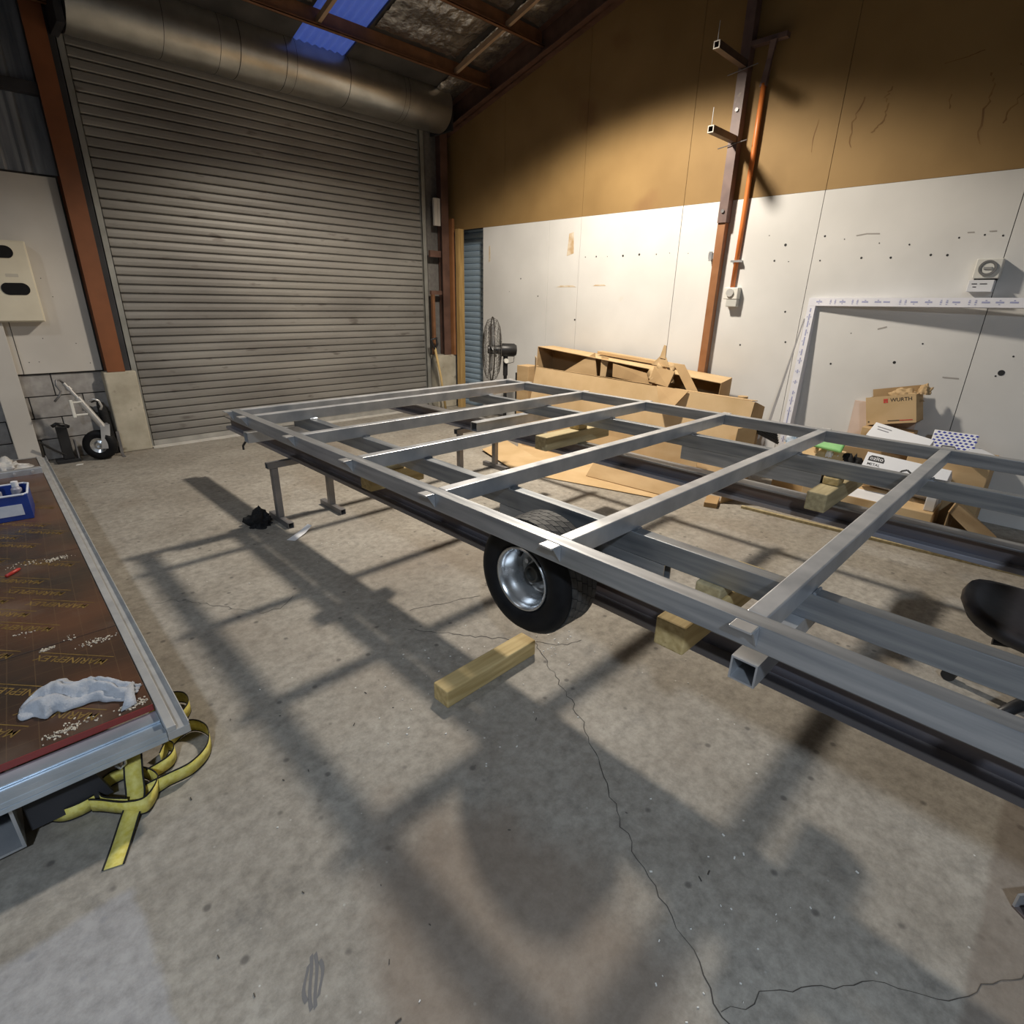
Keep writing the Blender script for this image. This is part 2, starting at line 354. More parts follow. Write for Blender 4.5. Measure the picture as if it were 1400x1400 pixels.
crack([(1.62,1.46),(1.604,1.422),(1.506,1.224),(1.401,1.018),(1.262,.801),(1.112,.611),(1.031,.468),(.95,.291),(.88,.172),(.83,.05)], .0032, 1)
crack([(.88,.172),(.982,.131),(1.085,.053),(1.181,-.03),(1.31,-.194),(1.5,-.3)], .0018, 2)
crack([(1.62,1.46),(1.50,1.62),(1.355,1.816),(1.25,1.95)], .004, 3)
crack([(1.72,1.95),(1.56,2.02),(1.354,2.089)], .003, 4)
crack([(.981,2.634),(.88,2.56),(.801,2.571),(.70,2.72),(.62,2.86),(.50,3.02),(.37,3.05)], .003, 5)
crack([(1.62,1.46),(1.72,1.34),(1.80,1.32)], .003, 6)
tm = MB()
for i in range(4):                            # worn tyre print on the slab
    u0 = (i-1.5)/1.5; L_ = .060*math.sqrt(max(.25, 1-.6*u0*u0)); a = []
    for t in range(9):
        q = (t/4-1); x_, y_ = u0*.020*(1-.35*q*q)+.006*math.sin(q*2), q*L_
        ca, sa_ = math.cos(-.35), math.sin(-.35); a.append((.248+x_*ca-y_*sa_, .878+x_*sa_+y_*ca, .001))
    tm.ribbon(a, [(.010, .003, 0)]*9)
obj('tyre_print', tm, markm, floor)
ch = MB()
for i in range(110):
    x, y = random.choice([(1.15+random.gauss(0,.18), 1.5+random.gauss(0,.2)), (1.0+random.gauss(0,.25), .2+random.gauss(0,.15)), (random.uniform(.3, 2.2), random.uniform(.1, 4.5)), (1.65+random.gauss(0,.08), 1.35+random.gauss(0,.08))])
    r = random.uniform(.0012, .0042); M = rotz(random.random()*6, (x, y, 0)); ch.box(-r, r, -r*.5, r*.5, .0005, .003, M)
o = obj('concrete_chips', ch, chipm, floor); o['kind'] = 'stuff'
gr = MB()
for i in range(26):
    x, y = random.uniform(.1, 1.3), random.uniform(.2, 2.0); r = random.uniform(.001, .004); M = rotz(random.random()*6, (x, y, 0)); gr.box(-r*2, r*2, -r*.4, r*.4, .0005, .003, M)
o = obj('dirt_flecks', gr, crackm, floor); o['kind'] = 'stuff'

# ---- back wall
wb = struct(obj('wall_back', MB().box(-4.6, 1.20, YB, YB+.1, 0, 4.2).box(4.84, 5.6, YB, YB+.1, 0, 4.2).box(1.20, 4.84, YB, YB+.1, 3.3, 4.2), mortar), 'back shed wall around the roller door', 'wall')
bmsh = None
for r in range(4):
    z0 = .005+r*.197
    for k in range(7):
        x0 = .985-.398*(k+1)+(0 if r % 2 else .199)
        x1 = min(x0+.39, .985)
        if x1-x0 < .1: continue
        obj('concrete_block', MB().box(x0, x1, YB-.035, YB+.01, z0, z0+.188), block_m, wb, bevel=.004)
obj('painted_board', MB().box(-2.0, .40, YB-.055, YB, .80, 2.40), white_left, wb)
obj('painted_board', MB().box(.404, .98, YB-.062, YB, .80, 2.40), white_left, wb)
cm = MB(); xs = [(-1.6+i*.019) for i in range(140)]
prof = [(x, YB-.03-.012*(1 if (i//3) % 3 == 0 else 0)) for i, x in enumerate(xs)]
cm.add([(x, y, 2.42) for x, y in prof]+[(x, y, 4.1) for x, y in prof], [(i, i+1, len(prof)+i+1, len(prof)+i) for i in range(len(prof)-1)])
obj('corrugated_sheet', cm, corr_m, wb)
obj('girt', MB().box(-2, 1.0, YB-.14, YB-.045, 2.98, 3.06), darkwall, wb)
ms = MB()
for (x, z) in [(.46,.90),(.53,.90),(.60,1.10),(.83,1.05),(.75,1.45),(.70,1.60),(.90,.87)]: ms.cyl((x, YB-.062, z), (x, YB-.0635, z), .004, n=8)
obj('screw_head', ms, ink, wb)['kind'] = 'stuff'
# concrete plinth and steel column left of the door
struct(obj('plinth_left', MB().box(.965, 1.232, 6.50, YB, 0, .785), plinth_m, bevel=.012), 'pale concrete plinth carrying the brown steel column', 'plinth')
lc = struct(obj('column_left', MB().box(1.00, 1.145, 6.500, 6.512, .785, 4.0).box(1.066, 1.078, 6.512, 6.63, .785, 4.0).box(1.00, 1.145, 6.63, 6.642, .785, 4.0), brown_steel), 'red-brown steel column left of the roller door', 'column')
# ---- roller door
YD = 6.60
door = struct(bpy.data.objects.new('door_1', None), 'closed galvanised steel roller door with horizontal slats', 'door'); door.location = (3.0, YD, 0); COL.objects.link(door)
X0, X1 = 1.235, 4.80; pitch = .0795
pr = [(YD+.022, 0), (YD+.006, .005), (YD+.000, .012), (YD-.0015, .040), (YD+.000, .068), (YD+.006, .0735), (YD+.022, .0785)]
sm = MB(); sm.add([(X0, y, z) for y, z in pr]+[(X1, y, z) for y, z in pr], [(i, i+1, len(pr)+i+1, len(pr)+i) for i in range(len(pr)-1)])
s0 = obj('slat', sm, doorm, door); z0 = s0.location.z
for i in range(43):
    loc = (s0.location.x, s0.location.y, z0+.06+i*pitch)
    if i == 0: s0.location = loc
    else: clone(s0, loc, door)
obj('backing', MB().box(X0, X1, YD+.023, YD+.028, .02, 3.6), darkwall, door)
obj('bottom_rail', MB().box(X0, X1, YD-.012, YD+.012, .005, .062), mat('door_rail', (.36,.35,.33), (.46,.45,.42), rough=.5, metal=.4), door)
for (a, b) in ((1.205, 1.262), (4.775, 4.845)):
    obj('guide', MB().box(a, b, YD-.035, YD-.028, .0, 3.45).box(a, a+.006, YD-.035, YD+.03, 0, 3.45).box(b-.006, b, YD-.035, YD+.03, 0, 3.45), guide_m, door)
dr = MB(); dr.lathe([(1.235,.02),(1.235,.225),(1.24,.245),(1.30,.25),(4.92,.25),(4.965,.244),(4.975,.225),(4.975,.02)], Matrix.Translation((0, 6.37, 3.655)), n=56)
obj('drum', dr, drumm, door, auto=True)
dk = MB()
for x in (1.9, 2.35, 2.52, 2.95, 3.05, 3.62, 4.30, 4.36): dk.lathe([(x,.2508),(x+random.uniform(.003,.007),.2508)], Matrix.Translation((0, 6.37, 3.655)), n=56)
obj('drum_seam', dk, darkwall, door)
obj('drum_bracket', MB().box(1.17, 1.225, 6.20, 6.62, 3.42, 3.95), darkwall, door)
obj('drum_bracket', MB().box(4.99, 5.03, 6.20, 6.62, 3.42, 3.95), darkwall, door)
obj('threshold', MB().box(1.24, 4.8, 6.50, 6.58, 0, .012), mat('pale_sill', (.50,.48,.44), (.60,.58,.54), rough=.8), floor)
# black strip painting the shade of the gap between column and guide
struct(obj('gap_shade_strip', MB().box(1.148, 1.200, 6.55, 6.62, .785, 3.6), darkwall), 'black strip standing in for the dark gap beside the door guide', 'post')
# right of the door
struct(obj('plinth_right', MB().box(4.88, 5.22, 6.46, YB, 0, .745), plinth_m, bevel=.01), 'pale concrete nib wall right of the roller door', 'plinth')
rc = struct(obj('column_right', MB().box(5.035, 5.15, 6.48, 6.492, .745, 3.7).box(5.085, 5.095, 6.492, 6.64, .745, 3.7), dark_brown), 'dark brown steel column right of the roller door', 'column')
obj('column_flange', MB().box(5.175, 5.215, 6.44, 6.60, .745, 2.5), low_post, rc)
obj('tie_bar', MB().box(4.86, 5.04, 6.52, 6.56, 2.02, 2.10), dark_brown, rc)
obj('tie_bar', MB().box(4.86, 5.04, 6.52, 6.56, 1.55, 1.60), dark_brown, rc)
obj('tie_bar', MB().box(4.86, 4.90, 6.50, 6.54, .76, 1.55), purlin_m, rc)
struct(obj('trim_2', MB().box(4.93, 4.985, 6.50, 6.53, 2.40, 2.72).box(4.989, 5.03, 6.50, 6.53, 2.40, 2.72), white_left), 'short white board high beside the dark column', 'board')
struct(obj('trim_3', MB().box(5.17, 5.26, 6.30, 6.37, 0, 2.37), studwood), 'rough yellow timber stud in the corner', 'stud')
# blue shutter behind the opening in the right wall
d2 = struct(bpy.data.objects.new('door_2', None), 'blue ribbed shutter in the corner opening', 'door'); d2.location = (5.45, 6.1, 0); COL.objects.link(d2)
pr = [(5.452, 0), (5.442, .006), (5.436, .03), (5.438, .06), (5.446, .072), (5.452, .078)]
sm = MB(); sm.add([(x, 5.5, z) for x, z in pr]+[(x, 6.62, z) for x, z in pr], [(i, i+1, len(pr)+i+1, len(pr)+i) for i in range(len(pr)-1)])
b0 = obj('slat', sm, blue_sh, d2); zz = b0.location.z
for i in range(31):
    loc = (b0.location.x, b0.location.y, zz+i*.0785)
    if i == 0: b0.location = loc
    else: clone(b0, loc, d2)
obj('backing', MB().box(5.453, 5.46, 5.5, 6.62, 0, 2.45), darkwall, d2)

# ---- right wall
wr = struct(obj('wall_right', MB().box(XW, XW+.08, -4.6, 5.90, 0, 6.0).box(XW, XW+.08, 5.90, 6.7, 2.365, 5.0), darkwall), 'right shed wall, white boards below and tan hardboard above', 'wall')
seams = [5.905, 4.75, 4.285, 3.06, 1.815, .58, -.65, -1.88, -3.1, -4.5]
ZT = 2.362
for a, b in zip(seams[:-1], seams[1:]):
    obj('wall_board', MB().box(XW-.014, XW, b+.0025, a-.0025, .002, ZT), white_wall, wr)
ts = [6.64, 5.52, 4.285, 3.06, 1.815, .58, -.65, -1.88, -3.1, -4.5]
for a, b in zip(ts[:-1], ts[1:]):
    a2, b2 = a-.002, b+.002; xr = XW-.009
    zt = lambda y: raft_z(max(y, -.2)) + .12
    obj('hardboard_sheet', MB().add([(xr,b2,ZT+.003),(xr,a2,ZT+.003),(xr,a2,zt(a2)),(xr,b2,zt(b2)),(XW,b2,ZT+.003),(XW,a2,ZT+.003),(XW,a2,zt(a2)),(XW,b2,zt(b2))],
        [(0,1,2,3),(7,6,5,4),(0,4,5,1),(1,5,6,2),(2,6,7,3),(3,7,4,0)]), tan_wall, wr)
hm = MB()
rnd = random.Random(4)
for (y, z) in [(4.2,1.96),(4.05,1.96),(3.9,1.955),(3.7,1.955),(3.5,1.96),(3.3,1.955),(3.15,1.96),(2.95,1.95),(2.2,2.06),(2.05,1.98),(2.12,1.86),(2.0,1.85),(1.75,1.85),(1.45,1.86),(1.25,1.855),(1.15,1.94),(1.35,1.96),(1.0,1.865),(.86,1.97),(1.6,2.0),(1.75,2.03),(.90,1.86),(.72,1.98),(.62,1.97),(1.95,1.45),(4.9,1.55),(5.2,1.75),(5.4,1.6),(2.3,1.15),(1.05,1.1),(.9,1.25),(.42,1.06),(.36,1.2),(4.3,1.3),(1.9,1.2),(1.4,1.3),(1.5,1.05)]:
    hm.cyl((XW-.0138, y, z), (XW-.0155, y, z), rnd.choice([.004,.006,.008,.011]), n=9)
hm.cyl((XW-.0138, .395, 1.085), (XW-.016, .395, 1.085), .020, n=12)
obj('screw_hole', hm, ink, wr)['kind'] = 'stuff'
sc = MB()
def scratch(pts, w): sc.ribbon([(XW-.0152 if z < ZT else XW-.0102, y, z) for y, z in pts], [(0, w*.3, w)]*len(pts))
scratch([(1.52,2.02),(1.45,2.03),(1.36,2.025)], .008); scratch([(.82,2.0),(.78,2.0)], .008); scratch([(.70,2.0),(.66,2.0)], .008); scratch([(1.22,1.34),(1.16,1.36)], .010); scratch([(.72,1.02),(.62,1.02)], .010)
scratch([(4.30,2.02),(4.296,1.70)], .004)
obj('scuff', sc, mat('scuff_grey', (.36,.34,.32), rough=.8), wr)
rs = MB()
for (y, z, h, w) in [(5.78,2.05,.20,.035),(4.42,2.1,.24,.10),(4.46,1.66,.02,.30),(3.98,1.67,.015,.18)]:
    rs.prism([(-w/2,-h/2),(w/2,-h/2*.8),(w/2*.7,h/2),(-w/2*.6,h/2*.9)], 0, .0012, frame_m((XW-.0142, y, z), (0,-1,0), (0,0,1)))
obj('rust_stain', rs, mat('rust_streak', (.52,.36,.20), (.70,.62,.50), rough=.8, scale=12), wr)
st = MB()
rnd = random.Random(9)
def stainline(pts, w):
    P = []
    for a, b in zip(pts[:-1], pts[1:]):
        for i in range(6): P.append((XW-.0098, a[0]+(b[0]-a[0])*i/6+rnd.uniform(-.012,.012), a[1]+(b[1]-a[1])*i/6))
    st.ribbon(P, [(0, w*rnd.uniform(.5,1.2), w*.5) for _ in P])
stainline([(1.50,2.98),(1.53,2.92),(1.50,2.86),(1.52,2.76),(1.58,2.70)], .012); stainline([(1.22,3.05),(1.08,3.06),(1.0,3.08)], .008)
stainline([(.93,2.94),(.90,2.84),(.92,2.72),(.90,2.5)], .012); stainline([(.80,2.96),(.70,2.90),(.76,2.74),(.82,2.62)], .010); stainline([(1.12,2.86),(1.13,2.76)], .010); stainline([(1.98,2.86),(1.99,2.6)], .005)
stainline([(1.66,2.95),(1.72,2.8),(1.70,2.6)], .010)
obj('water_stain', st, mat('water_mark', (.17,.085,.03), (.26,.15,.05), rough=.8, scale=8), wr)

# ---- roof
def slope_quad(x0, x1, y0, y1, z, t): # sheet following the roof slope
    return [(x0,y0,z(y0)),(x1,y0,z(y0)),(x1,y1,z(y1)),(x0,y1,z(y1)),(x0,y0,z(y0)+t),(x1,y0,z(y0)+t),(x1,y1,z(y1)+t),(x0,y1,z(y1)+t)], [(0,3,2,1),(4,5,6,7),(0,1,5,4),(1,2,6,5),(2,3,7,6),(3,0,4,7)]
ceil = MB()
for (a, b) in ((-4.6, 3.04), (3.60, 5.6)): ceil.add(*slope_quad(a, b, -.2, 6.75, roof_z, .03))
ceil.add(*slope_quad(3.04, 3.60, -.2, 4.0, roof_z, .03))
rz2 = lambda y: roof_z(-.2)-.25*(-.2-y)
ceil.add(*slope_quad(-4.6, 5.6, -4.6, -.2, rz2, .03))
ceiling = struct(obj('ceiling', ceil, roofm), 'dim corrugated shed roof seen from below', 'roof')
sk = MB(); n = 60; vs = []
for y in (3.9, 6.75):
    for i in range(n+1): vs.append((3.02+.60*i/n, y, roof_z(y)+.01+.012*math.sin(i/n*2*math.pi*7.5)))
sk.add(vs, [(i, i+1, n+2+i, n+1+i) for i in range(n)])
obj('skylight_sheet', sk, sky_m, ceiling, smooth=True)
# crinkled foil insulation between the purlins
for (xa, xb, ya, yb) in ((3.63, 4.62, 4.93, 5.64), (4.70, 5.09, 4.93, 5.64), (1.5, 3.0, 4.93, 5.64), (4.70, 5.09, 3.9, 4.84), (3.63, 4.62, 3.9, 4.84), (4.75, 5.09, 5.78, 6.3)):
    nx, ny = max(8, int((xb-xa)/.03)), int((yb-ya)/.03); vs = []; fs = []
    for j in range(ny+1):
        for i in range(nx+1):
            x = xa+(xb-xa)*i/nx; y = ya+(yb-ya)*j/ny
            e = math.sin(math.pi*i/nx)*math.sin(math.pi*j/ny)
            z = roof_z(y)-.012-.05*max(0, e)**.5*(.55+.6*noise.noise((x*4, y*4, 1)))+.018*noise.noise((x*17, y*17, 3))
            vs.append((x, y, z))
    for j in range(ny):
        for i in range(nx): a = j*(nx+1)+i; fs.append((a, a+1, a+nx+2, a+nx+1))
    obj('foil_insulation', MB().add(vs, fs), foil_m, ceiling, smooth=True)
for y in (6.45, 5.70, 4.89, 4.08, 3.27, 2.46, 1.65, .84, .03):
    zb = roof_z(y)-.145
    obj('purlin', MB().box(-4.5, 5.27, y-.006, y, zb, zb+.14).box(-4.5, 5.27, y-.05, y, zb, zb+.006).box(-4.5, 5.27, y-.05, y-.044, zb, zb+.016), purlin_m, ceiling)
ra = MB().add(*slope_quad(5.10, XW-.01, -.2, 6.64, raft_z, .012)); ra.add(*slope_quad(5.17, 5.185, -.2, 6.64, raft_z, .24)); ra.add(*slope_quad(5.10, XW-.01, -.2, 6.64, lambda y: raft_z(y)+.23, .012))
obj('rafter', ra, dark_brown, ceiling)
for x in (4.64, 3.05): obj('roof_strut', MB().add(*slope_quad(x, x+.035, 3.3, 5.70, lambda y: roof_z(y)-.125, .05)), mat('pale_strut', (.36,.24,.15), (.42,.29,.19), rough=.6), ceiling)
# closing walls behind the photographer
struct(obj('wall_left', MB().box(-4.7, -4.6, -4.6, 6.7, 0, 5.4), mat('far_wall_board', (.16,.15,.14), (.20,.19,.18), rough=.7)), 'plain dark boarded left wall of the shed', 'wall')
struct(obj('wall_front', MB().box(-4.6, 5.4, -4.7, -4.6, 0, 5.4), MATS['far_wall_board']), 'plain dark boarded wall behind the viewer', 'wall')

# lamp bodies: bell shade open at the bottom, hung from the roof
for i, (p, c, e, n) in enumerate(LAMPS):
    lab = {'warm': 'bell-shaped high-bay lamp hanging above the trailer frame', 'cool': 'bell-shaped high-bay lamp hanging above the plywood deck', 'rear': 'bell-shaped high-bay lamp hanging near the front wall'}[n]
    t = thing('highbay_lamp', lab, 'lamp', (p[0], p[1], p[2]), 'high-bay lamps')
    M = Matrix.Translation(p) @ Matrix.Rotation(-math.pi/2, 4, 'Y')
    obj('shade', MB().lathe([(-.0,.30),(.06,.27),(.14,.20),(.20,.12),(.22,.05)], M, n=32), whitepl, t, smooth=True, solid=.003)
    obj('housing', MB().cyl((p[0],p[1],p[2]+.22), (p[0],p[1],p[2]+.34), .07, n=20), blackp, t)
    zt = roof_z(p[1]) if p[1] > -.2 else rz2(p[1])
    obj('hanger', MB().cyl((p[0],p[1],p[2]+.33), (p[0],p[1],zt), .006, n=8), blackp, t)
    gl = bpy.data.materials.new('lamp_glow'); gl.use_nodes = True; b = gl.node_tree.nodes['Principled BSDF']; b.inputs['Emission Color'].default_value = (*c, 1); b.inputs['Emission Strength'].default_value = 6
    obj('bulb', MB().lathe([(.20,.01),(.19,.04),(.13,.06),(.08,.045),(.06,.005)], M, n=16), gl, t, smooth=True)

# ================================================================== THE TRAILER FRAME
ZT_, RH = .83, .065; ZB_ = ZT_-RH
tr = thing('trailer_frame', 'large welded galvanised steel trailer chassis raised on beams and trestles', 'trailer', (2.35, 1.4, .354))
XA, XB_ = 1.14, 3.54; YE, YS = 3.655, -1.6
for (a, b) in ((XA, XA+.05), (XB_-.05, XB_)):
    obj('side_rail', MB().rhs(((a+b)/2, YE, (ZT_+ZB_)/2), ((a+b)/2, YS, (ZT_+ZB_)/2), .05, RH), galv_s, tr, bevel=.004)
bars = [3.63, 3.40, 2.76, 2.175, 1.575, .963, .377, -.23, -.84, -1.45]
wm = MB()
for i, y in enumerate(bars):
    obj('crossbar', MB().box(XA+.051, XB_-.051, y-.025, y+.025, ZB_, ZT_-.0008), galv, tr, bevel=.004)
    # projecting lap tab welded on the outer face of the rail
    obj('end_tab', MB().box(XA-.042, XA-.0005, y-.026, y+.026, ZT_-.007, ZT_-.001), brightst, tr, bevel=.002)
    obj('end_tab', MB().box(XB_+.0005, XB_+.042, y-.026, y+.026, ZT_-.007, ZT_-.001), brightst, tr, bevel=.002)
    g = MB().add([(XA-.001,y-.028,ZT_-.007),(XA-.034,y-.028,ZT_-.007),(XA-.001,y-.028,ZT_-.055),(XA-.001,y-.024,ZT_-.007),(XA-.034,y-.024,ZT_-.007),(XA-.001,y-.024,ZT_-.055)], [(0,1,2),(3,5,4),(0,3,4,1),(1,4,5,2),(2,5,3,0)])
    obj('tab_gusset', g, galv, tr)
for (x0, n) in ((1.52, 0), (3.06, 1)):
    obj('chassis_beam', MB().rhs((x0+.025, 3.62, ZB_-.0405), (x0+.025, YS, ZB_-.0405), .05, .08), mat('slate_rolled_steel', (.22, .24, .265), (.40, .415, .43), rough=.38, metal=.75, scale=5, stretch=(6, .6, 9), rvar=.12, contrast=(.3, .7)), tr, bevel=.004)
    for y in bars[:8]:
        obj('weld_bead', MB().tube([(x0+.002, y-.03, ZB_+.001), (x0+.025, y-.031, ZB_+.003), (x0+.05, y-.03, ZB_+.001)], .005, n=6), weld, tr)
# open-ended square outrigger tubes under the chassis beams
for (y, xa, xb) in ((.388, 1.205, 1.66), (3.62, 1.20, 1.66), (2.93, 2.52, 3.3)):
    z = ZB_-.08-.034
    obj('outrigger_tube', MB().rhs((xa, y, z), (xb, y, z), .066, .066, .005), galv, tr)
obj('lock_pin', MB().tube([(1.215, 3.66, .625), (1.20, 3.70, .58), (1.20, 3.70, .555)], .007), blackp, tr)
# suspension carriers below the chassis beams, stub axles
for (x0, x1) in ((1.52, 1.42), (3.06, 3.26)):
    obj('suspension_carrier', MB().rhs((x0+.025, .80, ZB_-.0815-.04), (x0+.025, 1.60, ZB_-.0815-.04), .05, .08, .005), galv_s, tr)
WX, WY, WZ, WR = 1.255, 1.202, .572, .218
def wheel(sgn, xc):
    M = Matrix.Translation((xc, WY, WZ)) @ Matrix.Scale(sgn, 4, (1,0,0))
    # local x: 0 = rim outer face, + inboard
    ty = obj('tyre', MB().lathe([(.012,.117),(-.004,.124),(-.016,.145),(-.020,.170),(-.012,.194),(.006,.209),(.022,.214),(.060,.2155),(.085,.216),(.110,.2155),(.148,.214),(.164,.209),(.182,.194),(.190,.170),(.186,.145),(.174,.124),(.158,.117)], M, n=72), rubber, tr, smooth=True)
    trd = MB()
    for j in range(5):                       # tread ribs split into lugs by zigzag grooves
        a0 = .022+j*.0262; 
        for k in range(36):
            t0 = 2*math.pi*(k+(.5 if j % 2 else 0))/36; t1 = t0+2*math.pi/36*.93; vs = []
            for (a, t, rr) in ((a0,t0,.2145),(a0+.0235,t0+.05,.2145),(a0+.0235,t1+.05,.2145),(a0,t1,.2145),(a0,t0,.2185),(a0+.0235,t0+.05,.2185),(a0+.0235,t1+.05,.2185),(a0,t1,.2185)):
                vs.append((a, rr*math.cos(t), rr*math.sin(t)))
            trd.add(vs, [(4,5,6,7),(0,1,5,4),(1,2,6,5),(2,3,7,6),(3,0,4,7)], M)
    t = obj('tread', trd, tread_m, ty); t['kind'] = 'stuff'
    rim = obj('wheel_rim', MB().lathe([(.004,.116),(-.004,.122),(-.010,.119),(-.006,.112),(.012,.106),(.030,.104),(.036,.098),(.075,.090),(.095,.088)], M, n=64), rimm, tr, smooth=True)
    obj('wheel_disc', MB().lathe([(.095,.088),(.100,.084),(.102,.070),(.094,.062),(.092,.046),(.098,.036)], M, n=48), mat('dull_wheel_disc', (.20,.20,.195), (.30,.30,.29), rough=.4, metal=.7, scale=18), rim, smooth=True)
    obj('rim_barrel', MB().lathe([(.102,.088),(.150,.104),(.160,.119)], M, n=48), rimm, rim, smooth=True)
    obj('hub', MB().lathe([(.098,.040),(.056,.036),(.046,.032),(.046,.024),(.058,.020),(.058,.0)], M, n=28), mat('black_hub', (.035,.035,.032), (.06,.06,.055), rough=.4, metal=.5), rim, auto=True)
    for k in range(4):
        t = 2*math.pi*(k+.3)/4; c, s = math.cos(t)*.058, math.sin(t)*.058
        p0 = M @ Vector((.100, c, s)); p1 = M @ Vector((.076, c, s)); obj('lug_nut', MB().cyl(p0, p1, .010, n=6), brightst, rim)
    for k in range(2):
        t = 2*math.pi*(k*.5+.62); p0 = M @ Vector((.070, math.cos(t)*.092, math.sin(t)*.092)); p1 = M @ Vector((.045, math.cos(t)*.080, math.sin(t)*.080))
        obj('valve_stem', MB().cyl(p0, p1, .006, n=8), blackp, rim)
wheel(1, WX)
obj('stub_axle', MB().cyl((WX+.08, WY, WZ), (1.545, WY, WZ), .022, n=14).box(1.50, 1.56, WY-.12, WY+.03, WZ-.03, WZ+.03).box(1.535, 1.56, .96, 1.26, WZ-.02, WZ+.075), hubm, tr)

# long I-beams under the frame
BZ0, BZ1 = .44, .55
def ibeam(x0, label):
    w = .10; y0, y1 = -2.2, 4.93
    t = thing('steel_beam', label, 'beam', (x0+w/2, 1.4, BZ0), 'beams under the trailer frame')
    obj('bottom_flange', MB().box(x0, x0+w, y0, y1, BZ0, BZ0+.026), mat('bounce_lit_flange', (.26,.27,.32), (.34,.29,.26), rough=.5, metal=.25, scale=2.5, stretch=(2,.5,3), spots=((.05,.045,.05), 1.1, .63)), t, bevel=.004)  # bottom flange lightened blue-grey, bounced light put into its colour
    obj('web', MB().box(x0+w/2-.006, x0+w/2+.006, y0, y1, BZ0+.026, BZ1-.012), beam_m, t)
    obj('top_flange', MB().box(x0, x0+w, y0, y1, BZ1-.012, BZ1), mat('worn_flange_steel', (.16,.155,.16), (.42,.41,.40), rough=.4, metal=.7, scale=3, stretch=(3,.5,3)), t, bevel=.003)
ibeam(1.488, 'long dark rusty steel I-beam carrying the near side of the trailer frame')
ibeam(3.03, 'long dark steel I-beam carrying the far side of the trailer frame')
# a shorter flat bar lying on the near beam's flange
# trestles
def trestle(xa, xb, y, label):
    t = thing('steel_trestle', label, 'trestle', ((xa+xb)/2, y, 0), 'trestles under the long beams')
    for x in (xa, xb):
        obj('leg', MB().box(x-.022, x+.022, y-.022, y+.022, .041, BZ0-.0415), stand_m, t, bevel=.003)
        obj('foot', MB().rhs((x, y-.17, .0205), (x, y+.15, .0205), .04, .04, .004), stand_m, t)
    obj('top_bar', MB().rhs((xa-.045, y, BZ0-.0205), (xb+.045, y, BZ0-.0205), .045, .04, .004), stand_m, t)
trestle(1.373, 1.765, 3.70, 'small steel trestle under the near beam beside the black rag')
trestle(3.00, 3.425, 3.68, 'small steel trestle under the far beam by the flattened cardboard')
trestle(1.34, 1.74, -1.2, 'small steel trestle under the near beam end out at the right')
trestle(2.92, 3.30, -1.2, 'small steel trestle under the far beam end out at the right')
# timbers
def block(x0, x1, y0, y1, z0, z1, label, m=timber, rot=0, cat='timber'):
    c = ((x0+x1)/2, (y0+y1)/2, 0); M = rotz(R(rot), c)
    o = obj('timber_block', MB().box(x0-c[0], x1-c[0], y0-c[1], y1-c[1], z0, z1, M), m, bevel=.006); return tag(o, label, cat)
block(1.045, 1.555, 1.388, 1.476, 0, .078, 'square yellow timber offcut lying on the floor below the wheel', timber, 1)
block(1.288, 1.84, .586, .682, BZ1, .642, 'square timber packer poking out from the near beam', timber)
block(1.50, 1.60, .592, .676, .6425, .684, 'thin timber packer on top of the near square timber', timber2)
block(1.38, 1.72, 2.43, 2.53, BZ1, .642, 'timber packer on the near beam beyond the wheel', timber)
block(1.50, 1.60, 2.435, 2.525, .6425, .684, 'thin packer above the timber beyond the wheel', timber2)
block(2.86, 3.52, .70, .795, BZ1, .645, 'grey weathered square timber across the far beam by the white cartons', timber2)
block(3.04, 3.14, .71, .785, .6455, .684, 'thin packer on the weathered square timber', timber)
block(2.69, 3.40, 2.385, 2.49, BZ1, .645, 'weathered square timber across the far beam behind the trestle', timber2)
block(3.04, 3.14, 2.395, 2.48, .6455, .684, 'thin packer on the timber behind the trestle', timber)
tag(obj('timber_batten', MB().box(-.02, .012, -2.2, .95, 0, .02, rotz(R(4.5), (4.235, .65, 0))), timber2, bevel=.002), 'long thin pale timber batten lying on the floor under the far beam', 'batten')

# black rag and white scrap by the trestle
def crumple(name, c, rx, ry, h, m, label, cat, seed, seg=20, jag=.35, parent=None, flat=True):
    bm = bmesh.new(); bmesh.ops.create_icosphere(bm, subdivisions=4, radius=1)
    for v in bm.verts:
        d = v.co.copy(); k = 1+jag*noise.noise(d*1.7+Vector((seed, 0, 0)))+jag*.6*noise.noise(d*4.1+Vector((0, seed, 0)))
        k -= jag*.5*abs(noise.noise(d*7+Vector((seed, seed, 0))))
        v.co = Vector((d.x*rx*k, d.y*ry*k, max(-.02, d.z)*h*k))
    me = [tuple(v.co) for v in bm.verts]; fs = [tuple(v.index for v in f.verts) for f in bm.faces]; bm.free()
    z0 = min(p[2] for p in me); mb = MB().add([(p[0]+c[0], p[1]+c[1], p[2]-z0+c[2]) for p in me], fs)
    o = obj(name, mb, m, parent, smooth=True)
    if label: tag(o, label, cat)
    return o
crumple('black_rag', (1.235, 3.74, 0), .085, .075, .10, blackcloth, 'crumpled black rag on the floor beside the trestle foot', 'rag', 3.1, jag=.6)
wp = MB(); wp.add([(1.265,3.36,.002),(1.30,3.31,.003),(1.40,3.37,.012),(1.47,3.42,.03),(1.455,3.45,.036),(1.38,3.42,.012)], [(0,1,2,5),(5,2,3,4)])
tag(obj('paper_scrap', wp, whitec, solid=.0015), 'torn white scrap of card on the floor by the trestle', 'paper')

